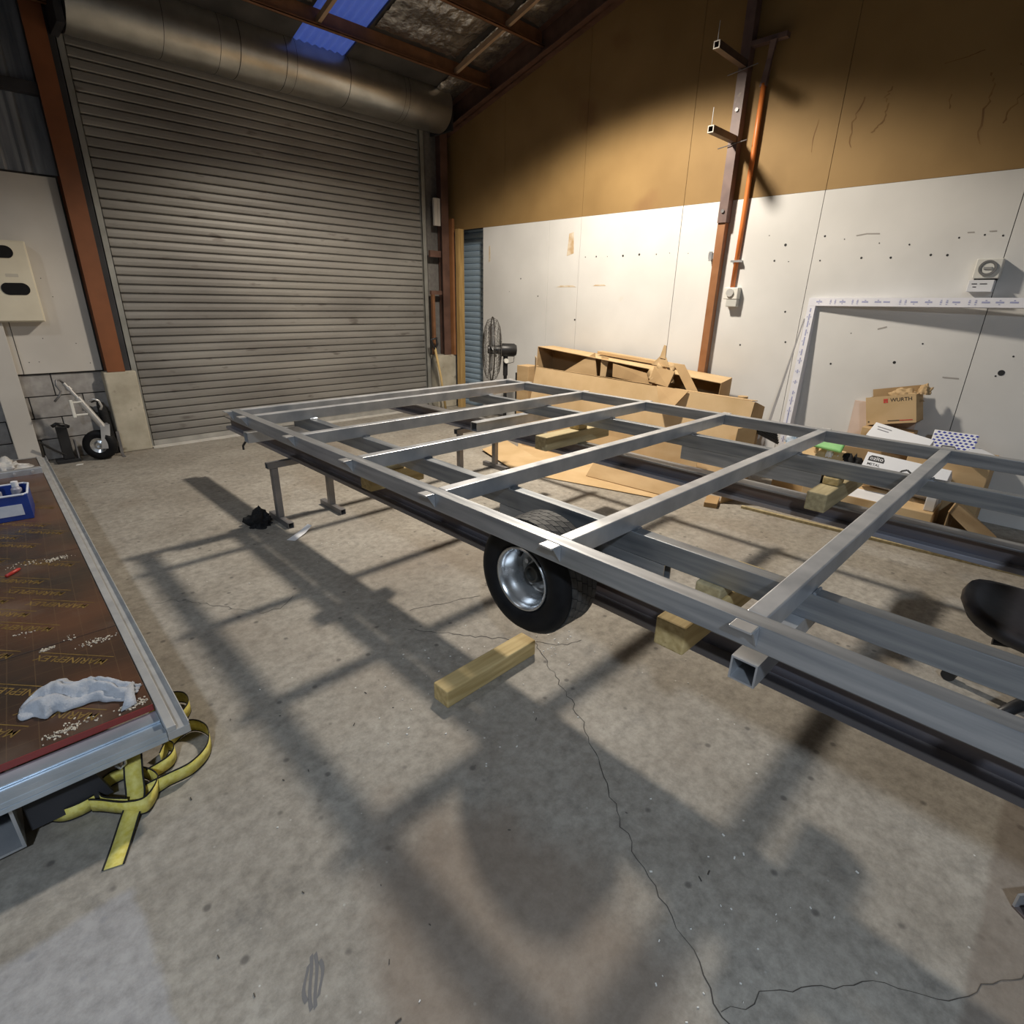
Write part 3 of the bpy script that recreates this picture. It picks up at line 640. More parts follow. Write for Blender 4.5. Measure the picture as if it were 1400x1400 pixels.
# ================================================================== THE PLYWOOD DECK (left)
DA = R(-1.17); DM = rotz(DA, (.250, 1.675, 0))       # local: x = right edge at 0 (negative = into deck), y = away
deck = thing('plywood_deck', 'low steel-framed deck panel floored with dark printed plywood', 'deck', (-.9, 3.6, 0))
DZ = .25; LX, LY = -2.4, 4.06
def dbox(name, x0, x1, y0, y1, z0, z1, m, parent=deck, bevel=.002): return obj(name, MB().box(x0, x1, y0, y1, z0, z1, DM), m, parent, bevel=bevel)
e = MB().box(-.062, 0, 0, LY, DZ-.048, DZ-.018, DM).box(-.062, -.036, 0, LY, DZ-.018, DZ, DM).box(-.004, 0, 0, LY, DZ-.018, DZ-.004, DM)
obj('edge_rail', e, mat('dull_zinc_rail', (.42,.42,.42), (.52,.52,.51), rough=.5, metal=.4, scale=12), deck, bevel=.002)
obj('front_rail', MB().box(LX, -.063, 0, .10, DZ-.048, DZ-.030, DM).box(LX, -.063, 0, .028, DZ-.030, DZ-.012, DM).box(LX, -.063, .085, .145, DZ-.030, DZ-.022, DM), mat('zinc_channel', (.50,.58,.66), (.62,.70,.78), rough=.36, metal=.75, scale=10), deck, bevel=.002)
obj('back_rail', MB().box(LX, -.063, LY-.06, LY, DZ-.048, DZ-.004, DM), galv, deck, bevel=.002)
obj('cross_channel', MB().box(LX, -.063, LY-.60, LY-.545, DZ+.0, DZ+.045, DM), galv, deck, bevel=.003)
for x in (-.12, -.22, -.4): obj('bolt', MB().cyl(DM @ Vector((x, LY-.601, DZ+.024)), DM @ Vector((x, LY-.612, DZ+.024)), .009, n=8), brightst, deck)
def ply_mat():
    m = bpy.data.materials.new('film_faced_plywood'); m.use_nodes = True; N = m.node_tree.nodes; K = m.node_tree.links; b = N['Principled BSDF']
    g = N.new('ShaderNodeNewGeometry'); mp = N.new('ShaderNodeMapping'); mp.inputs['Rotation'].default_value = (0, 0, R(4)); K.new(g.outputs['Position'], mp.inputs[0])
    n = N.new('ShaderNodeTexNoise'); n.inputs['Scale'].default_value = 2.4; n.inputs['Detail'].default_value = 7; K.new(mp.outputs[0], n.inputs['Vector'])
    r = N.new('ShaderNodeValToRGB'); e = r.color_ramp.elements; e[0].position = .36; e[1].position = .66; e[0].color = (.038, .026, .019, 1); e[1].color = (.105, .048, .026, 1); K.new(n.outputs['Fac'], r.inputs['Fac'])
    br = N.new('ShaderNodeTexBrick'); br.offset = 0; br.inputs['Scale'].default_value = 1; br.inputs['Mortar Size'].default_value = .0016; br.inputs['Brick Width'].default_value = .075; br.inputs['Row Height'].default_value = .075; br.inputs['Mortar Smooth'].default_value = .6
    br.inputs['Color1'].default_value = (0,0,0,1); br.inputs['Color2'].default_value = (0,0,0,1); br.inputs['Mortar'].default_value = (1,1,1,1)
    K.new(mp.outputs[0], br.inputs['Vector'])
    mx = N.new('ShaderNodeMixRGB'); ml = N.new('ShaderNodeMath'); ml.operation = 'MULTIPLY'; ml.inputs[1].default_value = .40; K.new(br.outputs['Color'], ml.inputs[0]); K.new(ml.outputs[0], mx.inputs['Fac']); K.new(r.outputs['Color'], mx.inputs['Color1']); mx.inputs['Color2'].default_value = (.16, .10, .05, 1)
    n2 = N.new('ShaderNodeTexNoise'); n2.inputs['Scale'].default_value = 3.5; n2.inputs['Detail'].default_value = 8; K.new(g.outputs['Position'], n2.inputs['Vector'])
    r2 = N.new('ShaderNodeValToRGB'); r2.color_ramp.elements[0].position = .56; r2.color_ramp.elements[1].position = .74; r2.color_ramp.elements[1].color = (.45,.45,.45,1); K.new(n2.outputs['Fac'], r2.inputs['Fac'])
    m2 = N.new('ShaderNodeMixRGB'); K.new(r2.outputs['Color'], m2.inputs['Fac']); K.new(mx.outputs['Color'], m2.inputs['Color1']); m2.inputs['Color2'].default_value = (.17, .13, .10, 1)
    K.new(m2.outputs['Color'], b.inputs['Base Color'])
    rr = N.new('ShaderNodeMapRange'); rr.inputs['To Min'].default_value = .22; rr.inputs['To Max'].default_value = .55; K.new(n2.outputs['Fac'], rr.inputs['Value']); K.new(rr.outputs[0], b.inputs['Roughness'])
    return m
plym = ply_mat(); rededge = mat('red_edge_paint', (.20, .022, .014), (.26, .03, .02), rough=.5)
prints = mat('gold_print', (.15, .095, .025), (.24, .15, .04), rough=.5, scale=20)
sheets = [(.150, .76), (.765, 1.73), (1.735, 2.95), (2.955, LY-.065)]
for k, (a, b) in enumerate(sheets):
    p = dbox('plywood_sheet', LX, -.066, a, b, DZ-.020, DZ+.004, plym)
    if k == 0: dbox('red_edge', LX, -.066, a-.004, a-.0005, DZ-.020, DZ+.0038, rededge, p)
    tx = MB(); d = Vector((-.667, .745, 0)); u = Vector((-.745, -.667, 0)); rnd = random.Random(5+k)
    for rI in range(-18, 38):
        for cI in range(-10, 12):
            w = Vector((.035, 2.285, 0)) + u*(rI*.088) + d*(cI*.36+(rI % 2)*.18)
            loc = DM.inverted() @ Vector((w.x, w.y, 0))
            if not (a+.085 < loc.y < b-.085 and -1.7 < loc.x < -.17): continue
            M = frame_m((w.x, w.y, DZ+.0046), d, u); addtext(tx, 'MARINEPLEX', .046, M)
            q = w+u*-.030; tx.ribbon([q-d*.14+Vector((0,0,DZ+.0046)), q+d*.14+Vector((0,0,DZ+.0046))], [u*.004]*2)
    if tx.v: obj('printed_lettering', tx, prints, p)
dust = MB(); rnd = random.Random(11)
for (cx, cy, sx, sy, n) in [(.15, 1.86, .025, .010, 90), (-.03, 1.87, .035, .012, 90), (.13, 2.36, .03, .010, 60), (-.02, 2.42, .012, .006, 40), (.12, 3.33, .03, .012, 90), (-.06, 2.60, .02, .01, 15), (.05, 2.45, .01, .01, 12), (0, 3.35, .05, .02, 20)]:
    for _ in range(n):
        x, y = rnd.gauss(cx, sx), rnd.gauss(cy, sy); r = rnd.uniform(.0006, .0022); 
        if (DM.inverted() @ Vector((x, y, 0))).x > -.07: continue
        dust.box(-r*1.6, r*1.6, -r, r, DZ+.004, DZ+.0065, rotz(rnd.random()*6, (x, y, 0)))
obj('sawdust', dust, mat('pale_dust', (.62,.56,.46), rough=.9), deck)['kind'] = 'stuff'
# bearers the deck lies on
obj('bearer_tube', MB().rhs(DM @ Vector((-.50, .05, .1135)), DM @ Vector((-.50, 3.9, .1135)), .12, .172, .008), galv, deck)
obj('bearer_web', MB().prism([(0,.03),(.20,.03),(.155,.185),(0,.185)], 0, .02, DM @ Matrix.Translation((-.425, .12, 0)) @ Matrix.Rotation(math.pi/2, 4, 'X')), darkwall, deck)
for y in (.5, 2.0, 3.6): obj('bearer_foot', MB().box(LX, -.38, y, y+.09, 0, .027, DM), timber2, deck)
for y in (.3, 1.9): obj('cross_bearer', MB().box(LX, -.12, y, y+.05, .1997, DZ-.0485, DM), galv, deck)

# grey cloth on the deck
def cloth():
    a = Vector((-.118, 2.085, 0)); b = Vector((.183, 1.955, 0)); nx, ny = 46, 20; vs = []; fs = []
    ax = (b-a).normalized(); q = Vector((-ax.y, ax.x, 0)); Ln = (b-a).length
    for i in range(nx+1):
        t = i/nx; wd = .084*(.55+.45*math.sin(math.pi*min(.97, t*.9+.30)))*(1.15 if t < .3 else 1)*(.45 if t > .93 else 1)*(math.sqrt(max(.02, 1-(1-t/.14)**2)) if t < .14 else 1)+.018*noise.noise((t*9, 1, 0)); off = .028*noise.noise((t*4, 7, 2))+.02*math.sin(t*5)
        for j in range(ny+1):
            s = 2*j/ny-1; p = a+ax*(Ln*t+.012*noise.noise((t*6, s*3, 5)))+q*(off+s*wd*(1+.3*noise.noise((t*7, s*2, 9))))
            ridge = abs(math.sin(s*4.2+t*3.2+1.6*noise.noise((t*5, s*2, 1))))
            h = (1-abs(s)**2.2)*(1-abs(2*t-1)**4)
            z = DZ+.0075+.042*h*(.25+.75*ridge)+.010*h*noise.noise((t*16, s*5, 4))
            vs.append((p.x, p.y, z))
    for i in range(nx):
        for j in range(ny): k = i*(ny+1)+j; fs.append((k, k+1, k+ny+2, k+ny+1))
    # loose corner
    k = len(vs); vs += [(.135,1.93,DZ+.03),(.165,1.955,DZ+.03),(.150,1.855,DZ+.008),(.105,1.845,DZ+.008),(.125,1.885,DZ+.02),(.155,1.90,DZ+.02)]
    fs += [(k, k+1, k+5, k+4), (k+4, k+5, k+2, k+3)]
    o = obj('grey_cloth', MB().add(vs, fs), ragm, smooth=True, solid=.004)
    tag(o, 'pale grey rag crumpled on the plywood deck near its corner', 'cloth')
cloth()
# blue tub with white-capped bottles
bt = thing('blue_tub', 'dark blue plastic tub with a pale label on the plywood deck', 'tub', (-.03, 4.27, DZ+.004))
BM = rotz(R(-6), (-.035, 4.22, DZ+.005))
w, dd, hh, t = .155, .13, .15, .006
obj('tub_body', MB().box(-w,w,-dd,-dd+t,0,hh,BM).box(-w,w,dd-t,dd,0,hh,BM).box(-w,-w+t,-dd+t,dd-t,0,hh,BM).box(w-t,w,-dd+t,dd-t,0,hh,BM).box(-w+t,w-t,-dd+t,dd-t,0,t,BM), bluep, bt, bevel=.002)
obj('tub_rim', MB().tube([BM @ Vector(p) for p in ((-w,-dd,hh),(w-.02,-dd,hh),(w,-dd+.02,hh),(w,dd-.02,hh),(w-.02,dd,hh),(-w,dd,hh))], .006, closed=True), labelm, bt)
obj('tub_label', MB().box(-.02, .12, -dd-.002, -dd-.0005, .03, .095, BM), labelm, bt)
for k, (x, y) in enumerate([(-.09,-.02),(.01,.02),(.10,.055)]):
    c = BM @ Vector((x, y, 0)); b = thing('bottle', ('leftmost','middle','rightmost')[k]+' of the three white-capped bottles in the blue tub', 'bottle', (c.x, c.y, c.z+.0065), 'bottles in the blue tub')
    obj('bottle_body', MB().cyl((c.x,c.y,c.z+.0065), (c.x,c.y,c.z+.14), .026, n=16).cyl((c.x,c.y,c.z+.14), (c.x,c.y,c.z+.155), .026, .014, n=16), mat('grey_bottle', (.30,.30,.36), (.36,.36,.42), rough=.4), b, auto=True)
    obj('cap', MB().cyl((c.x,c.y,c.z+.1555), (c.x,c.y,c.z+.185), .017, n=14), whitec, b, auto=True)
# clear plastic bag at the far end of the deck
bag = crumple('plastic_bag', (.06, 5.42, DZ+.005), .12, .10, .065, clearp, 'crumpled clear plastic bag at the far end of the plywood deck', 'bag', 8.2, jag=.7)
tag(obj('marker_pen', MB().tube([(-.075,3.235,DZ+.012),(-.03,3.285,DZ+.012),(-.022,3.294,DZ+.012)], [.008,.008,.004], n=10), redp, smooth=True), 'red marker pen lying on the plywood deck', 'pen')

# yellow ratchet strap
def strap():
    t = thing('ratchet_strap', 'yellow webbing strap with black edges heaped under the deck corner', 'strap', (.15, 1.75, 0))
    def seg(pts, wv, n=14):
        # catmull-rom resample
        P = [Vector(p) for p in pts]; Wv = [Vector(w) for w in wv]; op = []; ow = []
        for i in range(len(P)-1):
            a, b, c, d = P[max(0,i-1)], P[i], P[i+1], P[min(len(P)-1,i+2)]
            for k in range(n):
                s = k/n; op.append(.5*((2*b)+(c-a)*s+(2*a-5*b+4*c-d)*s*s+(3*b-a-3*c+d)*s**3)); ow.append(Wv[i].lerp(Wv[i+1], s))
        op.append(P[-1]); ow.append(Wv[-1])
        ow = [w.normalized() for w in ow]
        wbd = obj('webbing', MB().ribbon(op, [w*.044 for w in ow]), yellow, t, smooth=True, solid=.0018)
        for sg in (-1, 1): obj('webbing_edge', MB().ribbon([p+w*.0245*sg for p, w in zip(op, ow)], [w*.005 for w in ow]), webedge, t, solid=.0022)
    V = (0, 0, 1); Vt = (.25, .2, .9)
    seg([(-.028,1.52,.003),(.0,1.575,.006),(.035,1.645,.014),(.07,1.70,.040),(.085,1.76,.075),(.105,1.84,.115),(.12,1.92,.14)], [(.94,-.34,0)]*3+[(.94,-.3,.05)]*4)   # tail and the run up under the deck
    seg([(.05,1.69,.035),(-.005,1.76,.030),(.005,1.83,.030),(.06,1.845,.030),(.115,1.80,.030),(.135,1.72,.032),(.09,1.655,.034),(.04,1.68,.036),(-.01,1.74,.034),(-.035,1.77,.03)], [V, V, Vt, V, V, (.2,.3,.9), (.1,.3,.95), V, V, V])  # knot loop
    seg([(-.02,1.78,.03),(-.06,1.775,.03),(-.105,1.79,.028),(-.135,1.835,.028),(-.11,1.90,.028)], [V]*5)                            # left tail
    seg([(.09,1.72,.02),(.16,1.715,.03),(.235,1.715,.032),(.30,1.765,.032),(.325,1.86,.03),(.29,1.93,.03),(.22,1.90,.03),(.17,1.83,.03)], [(.2,.5,.8), V, V, V, V, V, V, V])  # big right loop
    seg([(.12,1.78,.03),(.19,1.79,.036),(.215,1.84,.036),(.19,1.90,.034)], [V, V, V, V])
    seg([(.20,2.0,.03),(.27,1.99,.033),(.318,2.04,.033),(.315,2.11,.033),(.26,2.15,.03),(.2,2.13,.03)], [V]*6)                         # upper loop
    obj('hook', MB().tube([(.085,1.80,.17),(.08,1.80,.13),(.075,1.79,.105),(.06,1.785,.10),(.05,1.79,.115)], .005), brightst, t, smooth=True)
strap()

# ================================================================== LEFT WALL ITEMS
mbx = thing('meter_box', 'cream electric meter box with two oval windows on the wall', 'meter box', (.3, 6.45, 1.24))
MY = 6.45
obj('box_body', MB().box(-.05, .642, MY, YB-.063, 1.245, 1.88), cream_box, mbx, bevel=.008)
obj('box_door', MB().box(-.04, .632, MY-.012, MY-.0005, 1.255, 1.87), cream_box, mbx, bevel=.004)
for (x, z) in ((.455, 1.79), (.50, 1.508)):
    pts = []
    for k in range(24):
        a = 2*math.pi*k/24; pts.append((x+(.045 if math.cos(a) > 0 else -.045)+.048*math.cos(a), z+.048*math.sin(a)))
    obj('oval_window', MB().prism(pts, 0, .004, Matrix(((1,0,0,0),(0,0,-1,MY-.0125),(0,1,0,0),(0,0,0,1)))), window_dark, mbx)
obj('box_label', MB().box(.46, .54, MY-.0135, MY-.0122, 1.60, 1.625), mat('faded_label', (.52,.48,.40), rough=.6), mbx)
tag(obj('cable_duct', MB().box(.185, .352, 6.49, YB-.064, 0, 1.243), white_left, bevel=.004), 'white boxed cable duct rising from the floor to the meter box', 'duct')
tag(obj('cardboard_scrap', MB().box(-.02, .06, 6.38, 6.46, 0, .16), card, bevel=.003), 'small cardboard carton at the foot of the white duct', 'carton')
# jockey wheel stand
jw = thing('jockey_wheel', 'trailer jockey wheel with silver tube leaning by the concrete plinth', 'jockey wheel', (.76, 6.33, 0))
JM = Matrix.Translation((.765, 6.36, .112)) @ Matrix.Rotation(R(62), 4, 'Z')
obj('tyre', MB().lathe([(-.030,.055),(-.038,.075),(-.034,.098),(-.018,.110),(.0,.112),(.018,.110),(.034,.098),(.038,.075),(.030,.055)], JM, n=36), rubber, jw, smooth=True)
obj('wheel_rim', MB().lathe([(-.020,.0),(-.026,.02),(-.018,.035),(-.032,.055),(-.028,.058),(.028,.058),(.0,.03),(.0,.0)], JM, n=28), rimm, jw, auto=True)
tp = Vector((.705, 6.33, .40)); bp_ = Vector((.79, 6.31, .235))
obj('fork', MB().box(-.028, .028, -.004, .004, -.12, .045, Matrix.Translation((.808, 6.305, .205)) @ Matrix.Rotation(R(8), 4, 'Y')).box(-.028, .028, .10, .108, -.12, .045, Matrix.Translation((.825, 6.32, .205)) @ Matrix.Rotation(R(8), 4, 'Y')).box(-.03, .03, .0, .108, .035, .045, Matrix.Translation((.815, 6.312, .215))), galv, jw)
obj('tube', MB().cyl((.805,6.33,.245), (.70,6.345,.47), .022, n=18), brightst, jw, auto=True)
obj('screw_shaft', MB().cyl((.70,6.345,.47), (.645,6.353,.575), .013, n=12).cyl((.672,6.349,.525),(.66,6.351,.548), .020, n=12), brightst, jw, auto=True)
obj('crank_handle', MB().tube([(.645,6.353,.575),(.628,6.34,.60),(.605,6.31,.60),(.598,6.30,.57),(.615,6.30,.525),(.60,6.30,.495),(.565,6.30,.46)], .007), stand_m, jw, smooth=True)
obj('clamp', MB().box(.645, .665, 6.30, 6.325, .335, .46).box(.665, .72, 6.315, 6.325, .435, .447).box(.665, .735, 6.315, 6.325, .345, .357), whitepl, jw, bevel=.004)
obj('clamp_handle', MB().tube([(.76,6.32,.44),(.79,6.30,.455),(.815,6.30,.44),(.825,6.30,.40),(.815,6.31,.375)], .008), brightst, jw, smooth=True)
jw.scale = (1.27, 1.0, 1.27); jw.location.x += .02
# black dolly stand next to it
bs = thing('black_dolly', 'black steel dolly stand beside the jockey wheel', 'stand', (.60, 6.42, 0))
obj('base_plate', MB().box(.44, .62, 6.40, 6.54, 0, .03), blackp, bs, bevel=.003)
obj('upright', MB().box(.50, .58, 6.44, 6.52, .03, .33), blackp, bs, bevel=.004)
obj('head', MB().tube([(.475,6.46,.34),(.51,6.46,.36),(.56,6.47,.345),(.60,6.48,.32)], .016), blackp, bs, smooth=True)
obj('lever', MB().tube([(.36,6.42,.22),(.45,6.43,.13),(.53,6.45,.06)], .009), blackp, bs)
obj('side_plate', MB().box(.605, .615, 6.42, 6.50, .03, .20), stand_m, bs)
tag(obj('grease_gun', MB().tube([(.905,6.56,.0),(.905,6.56,.2),(.90,6.56,.40),(.89,6.56,.50)], [.05,.045,.04,.03], n=12).tube([(.89,6.56,.50),(.86,6.55,.53),(.82,6.55,.52)], .014), blackcloth, smooth=True), 'dark tool hung in the shadow beside the concrete plinth', 'tool')
tag(obj('steel_angle', MB().box(.935,.96,6.40,6.405,0,.24).box(.935,.96,6.32,6.405,0,.005), stand_m), 'small upright steel angle bracket by the jockey wheel', 'bracket')
tag(obj('white_scrap', MB().prism([(0,0),(.05,-.005),(.06,.02),(.02,.03)], 0, .004, Matrix.Translation((.555,6.27,0))), chipm), 'white scrap on the floor in front of the dolly stand', 'scrap')
# spade
sp = thing('spade', 'wooden-shafted spade leaning upside down by the roller door', 'spade', (4.86, 6.33, .0))
obj('shaft', MB().tube([(4.87,6.28,0),(4.84,6.33,.45),(4.80,6.40,.86)], .016, n=10), mat('pale_shaft', (.50,.35,.14), (.58,.42,.2), rough=.6), sp, smooth=True)
obj('grip', MB().tube([(4.80,6.40,.84),(4.765,6.40,.90),(4.745,6.41,.97),(4.83,6.40,.985),(4.84,6.40,.91),(4.805,6.40,.85)], .017, n=8, closed=True), blackp, sp, smooth=True)

# ================================================================== RIGHT WALL ITEMS
ps = thing('wall_post', 'brown steel wall post with two projecting pegs', 'post', (5.155, 2.6, .0))
obj('lower_post', MB().rhs((5.215, 2.615, 0), (5.215, 2.615, 2.2), .07, .07, .004, up=(1,0,0)), low_post, ps)
obj('upper_channel', MB().box(5.165, 5.175, 2.57, 2.65, 2.18, 4.32).box(5.175, 5.25, 2.57, 2.576, 2.18, 4.32).box(5.175, 5.25, 2.644, 2.65, 2.18, 4.32), dark_post, ps)
for (z, L) in ((3.325, .54), (2.805, .47)):
    pg = obj('peg', MB().rhs((5.163, 2.60, z), (5.165-L, 2.57, z-.015), .05, .05, .006), mat('dark_peg_steel', (.07,.05,.045), (.12,.085,.07), rough=.5, metal=.3), ps)
    obj('peg_end', MB().rhs((5.165-L, 2.57, z-.015), (5.160-L, 2.57, z-.015), .050, .050, .007), mat('worn_peg_end', (.34,.31,.27), (.42,.39,.34), rough=.6), pg)
    obj('peg_pin', MB().cyl((5.17-L, 2.57, z+.01), (5.17-L, 2.57, z+.13), .003, n=6), brightst, pg)
    obj('cross_pin', MB().cyl((5.15, 2.48, z-.02), (5.15, 2.73, z-.05), .004, n=6), stand_m, pg)
for z in (3.02, 2.27): obj('bolt', MB().cyl((5.165, 2.61, z), (5.153, 2.61, z), .016, n=6), stand_m, ps)
obj('clip', MB().box(5.20, 5.25, 2.66, 2.71, 1.89, 1.94).box(5.19, 5.20, 2.67, 2.70, 1.87, 1.95), galv, ps)
cd = thing('orange_conduit', 'orange electrical conduit running down the wall to a switch box', 'conduit', (5.225, 2.44, 1.6))
obj('pipe', MB().tube([(5.235, 2.45, 1.645), (5.235, 2.445, 2.2), (5.225, 2.44, 2.8), (5.225, 2.44, 3.18)], .021, n=14), orange, cd, smooth=True)
obj('saddle', MB().box(5.205, 5.256, 2.40, 2.49, 1.855, 1.872), galv, cd)
br = thing('wall_bracket', 'dark steel gallows bracket at the top of the orange conduit', 'bracket', (5.155, 2.42, 3.18))
obj('strut', MB().add([(5.21,2.42,3.16),(5.21,2.47,3.16),(5.25,2.42,3.16),(5.25,2.47,3.16),(5.18,2.36,3.44),(5.18,2.41,3.44),(5.155,2.36,3.44),(5.155,2.41,3.44)], [(0,1,3,2),(4,6,7,5),(0,4,5,1),(1,5,7,3),(3,7,6,2),(2,6,4,0)]), dark_post, br)
obj('arm', MB().box(5.17, 5.23, 2.29, 2.57, 3.44, 3.475), dark_post, br)
sb = thing('switch_box', 'grey switch box at the foot of the orange conduit', 'switch', (5.21, 2.44, 1.48))
obj('box_body', MB().box(5.185, 5.256, 2.37, 2.50, 1.545, 1.645), whitepl, sb, bevel=.006)
obj('dial', MB().cyl((5.185, 2.44, 1.60), (5.172, 2.44, 1.60), .034, n=20), mat('grey_dial', (.45,.45,.44), (.5,.5,.48), rough=.4), sb, auto=True)
obj('plug', MB().box(5.19, 5.25, 2.37, 2.47, 1.48, 1.5445), mat('grey_plug', (.50,.50,.47), (.55,.55,.52), rough=.5), sb, bevel=.006)
sw = thing('isolator_switch', 'pale isolator switch with a round dial mounted right of the frame', 'switch', (5.2, .64, 1.62))
obj('box_body', MB().box(5.175, 5.256, .565, .71, 1.70, 1.825), whitepl, sw, bevel=.006)
obj('dial_ring', MB().lathe([(0,.050),(-.012,.050),(-.012,.036),(0,.036)], Matrix.Translation((5.175, .638, 1.765)), n=28), mat('dark_ring', (.16,.16,.16), (.2,.2,.2), rough=.4), sw, auto=True)
obj('dial', MB().cyl((5.175,.638,1.765), (5.168,.638,1.765), .034, n=24), whitepl, sw)
obj('dial_handle', MB().box(5.160, 5.168, .615, .660, 1.758, 1.772), mat('mid_grey', (.33,.33,.33), rough=.5), sw)
obj('label_plate', MB().box(5.165, 5.256, .58, .72, 1.615, 1.690), whitec, sw, bevel=.003)
obj('dark_gap', MB().box(5.20, 5.256, .575, .70, 1.690, 1.700), ink, sw)
lt = MB()
for (y, z, L) in ((.70, 1.665, .03), (.655, 1.665, .04), (.69, 1.645, .02)): lt.box(5.1643, 5.1648, y-L, y, z-.003, z+.003)
obj('plate_print', lt, ink, sw)

# film-wrapped window frame leaning on the wall
wf = thing('window_frame', 'white film-wrapped frame leaning against the white wall', 'frame', (5.0, .9, 0))
def onframe(y, z, dx=0): # lean: top touches wall, right end stands off
    return Vector((5.235-.20*(1.58-z)/1.58*.55-.16*(1.78-y)/1.6+dx, y, z))
def member(name, a, b, wdt, inw):
    # a,b: outer line ends (y,z), wdt inwards
    o = []
    A = onframe(*a); B = onframe(*b); C = onframe(b[0]+inw[0]*wdt, b[1]+inw[1]*wdt); D = onframe(a[0]+inw[0]*wdt, a[1]+inw[1]*wdt)
    n = (B-A).cross(D-A).normalized(); n = n if n.x < 0 else -n
    dp = .075
    return obj(name, MB().add([A,B,C,D,A-n*dp,B-n*dp,C-n*dp,D-n*dp], [(0,1,2,3),(7,6,5,4),(0,4,5,1),(1,5,6,2),(2,6,7,3),(3,7,4,0)]), filmm, wf), n
tm_, nn = member('top_member', (1.765, 1.565), (-.80, 1.589), .062, (0, -1))
sm_, ns = member('side_member', (1.765, 1.502), (1.745, 0.0), .062, (-1, 0))
member('side_member', (-.80, 1.526), (-.80, 0.0), .062, (1, 0))
pm = MB(); rnd = random.Random(3)
y = 1.68
while y > -.75:
    kind = rnd.choice([0, 1, 2])
    for q in range(2 if kind == 1 else 1):
        yy = y-q*.035; L = .012 if kind == 1 else .045
        for (dz, h) in ((-.018, .006), (-.030, .010), (-.044, .005)):
            if kind == 1 or dz == -.030 or rnd.random() < .6:
                l2 = L if dz == -.030 else .010
                P = [onframe(yy+s*l2/2, 1.565+.0095*(1.765-yy)+dz+v*h/2) + nn*.0012 for s, v in ((-1,-1),(1,-1),(1,1),(-1,1))]; pm.add(P, [(0,1,2,3)])
    y -= rnd.choice([.06, .075, .09])
z = 1.47
while z > .05:
    for (dy, wv) in ((-.016, .005), (-.030, .010), (-.044, .005)):
        l2 = rnd.choice([.03, .05, .07]) if dy == -.030 else rnd.choice([0, .012])
        yc = 1.765-.02*(1.502-z)/1.5
        if l2: P = [onframe(yc+dy+s*wv/2, z+v*l2/2)+ns*.0012 for s, v in ((-1,-1),(1,-1),(1,1),(-1,1))]; pm.add(P, [(0,1,2,3)])
    z -= rnd.choice([.055, .07, .09])
obj('printed_marks', pm, blueink, wf)
tag(obj('steel_strip', MB().add([(5.245,1.775,1.40),(5.245,1.783,1.40),(5.07,1.90,.0),(5.07,1.93,.0),(5.252,1.775,1.40),(5.252,1.783,1.40),(5.077,1.90,.0),(5.077,1.93,.0)], [(0,1,3,2),(4,6,7,5),(0,4,5,1),(1,5,7,3),(3,7,6,2),(2,6,4,0)]), alum), 'thin grey metal strip leaning on the wall beside the white frame', 'strip')

# ================================================================== FAN
fx, fy, fz, fr = 4.72, 5.14, .93, .375
fan = thing('pedestal_fan', 'large black pedestal fan standing edge-on by the blue shutter', 'fan', (fx, fy, 0))
ax = Vector((-.79, .61, .02)).normalized()
FM = Matrix.Translation((fx, fy, fz)) @ ax.to_track_quat('X', 'Z').to_matrix().to_4x4()
gm = mat('fan_wire', (.10,.095,.09), (.15,.14,.13), rough=.4, metal=.5)
for side in (-1, 1):
    g = MB()
    for rr, a in ((.375,.0),(.345,.055),(.28,.085),(.20,.10),(.12,.108),(.06,.11)):
        g.tube([FM @ Vector((side*a, rr*math.cos(2*math.pi*k/40), rr*math.sin(2*math.pi*k/40))) for k in range(40)], .008 if rr == .375 else .003, n=5, closed=True)
    for k in range(36):
        t = 2*math.pi*k/36; g.tube([FM @ Vector((side*a, rr*math.cos(t), rr*math.sin(t))) for a, rr in ((.0,.375),(.055,.345),(.085,.28),(.10,.20),(.11,.06))], .0018, n=4)
    obj('guard', g, gm, fan, smooth=True)
for k in range(3):
    vs = []; n = 8
    for i in range(n+1):
        r = .05+.28*i/n; c = .045+.09*math.sin(math.pi*(i+1)/(n+2))
        for s in (-1, 1): t = 2*math.pi*k/3+s*c/r*.55; vs.append((s*.03, r*math.cos(t), r*math.sin(t)))
    obj('blade', MB().add(vs, [(2*i, 2*i+1, 2*i+3, 2*i+2) for i in range(n)], FM), mat('fan_blade', (.30,.30,.30), (.36,.36,.36), rough=.35, metal=.6), fan, smooth=True, solid=.003)
mo = MB(); mo.lathe([(-.10,.01),(-.10,.07),(-.13,.078),(-.27,.078),(-.30,.06),(-.31,.01)], FM, n=24)
obj('motor', mo, blackp, fan, auto=True)
obj('hub', MB().lathe([(.05,.0),(.05,.05),(-.10,.05)], FM, n=20), blackp, fan, auto=True)
pb = FM @ Vector((-.17, 0, -.07))
obj('pole', MB().cyl((pb.x,pb.y,.04), (pb.x,pb.y,.62), .022, n=14).cyl((pb.x,pb.y,.62), (pb.x,pb.y,pb.z), .03, n=14), blackp, fan, auto=True)
obj('knob', MB().cyl((pb.x-.03,pb.y-.05,.80), (pb.x,pb.y,.80), .028, n=14), whitepl, fan)
obj('base', MB().cyl((pb.x,pb.y,0), (pb.x,pb.y,.04), .24, .20, n=32), blackp, fan, auto=True)
obj('cord', MB().tube([FM @ Vector((-.28,.0,-.06)), FM @ Vector((-.27,.02,-.14)), FM @ Vector((-.20,.03,-.16)), FM @ Vector((-.17,0,-.12))], .004, n=6), blackp, fan, smooth=True)

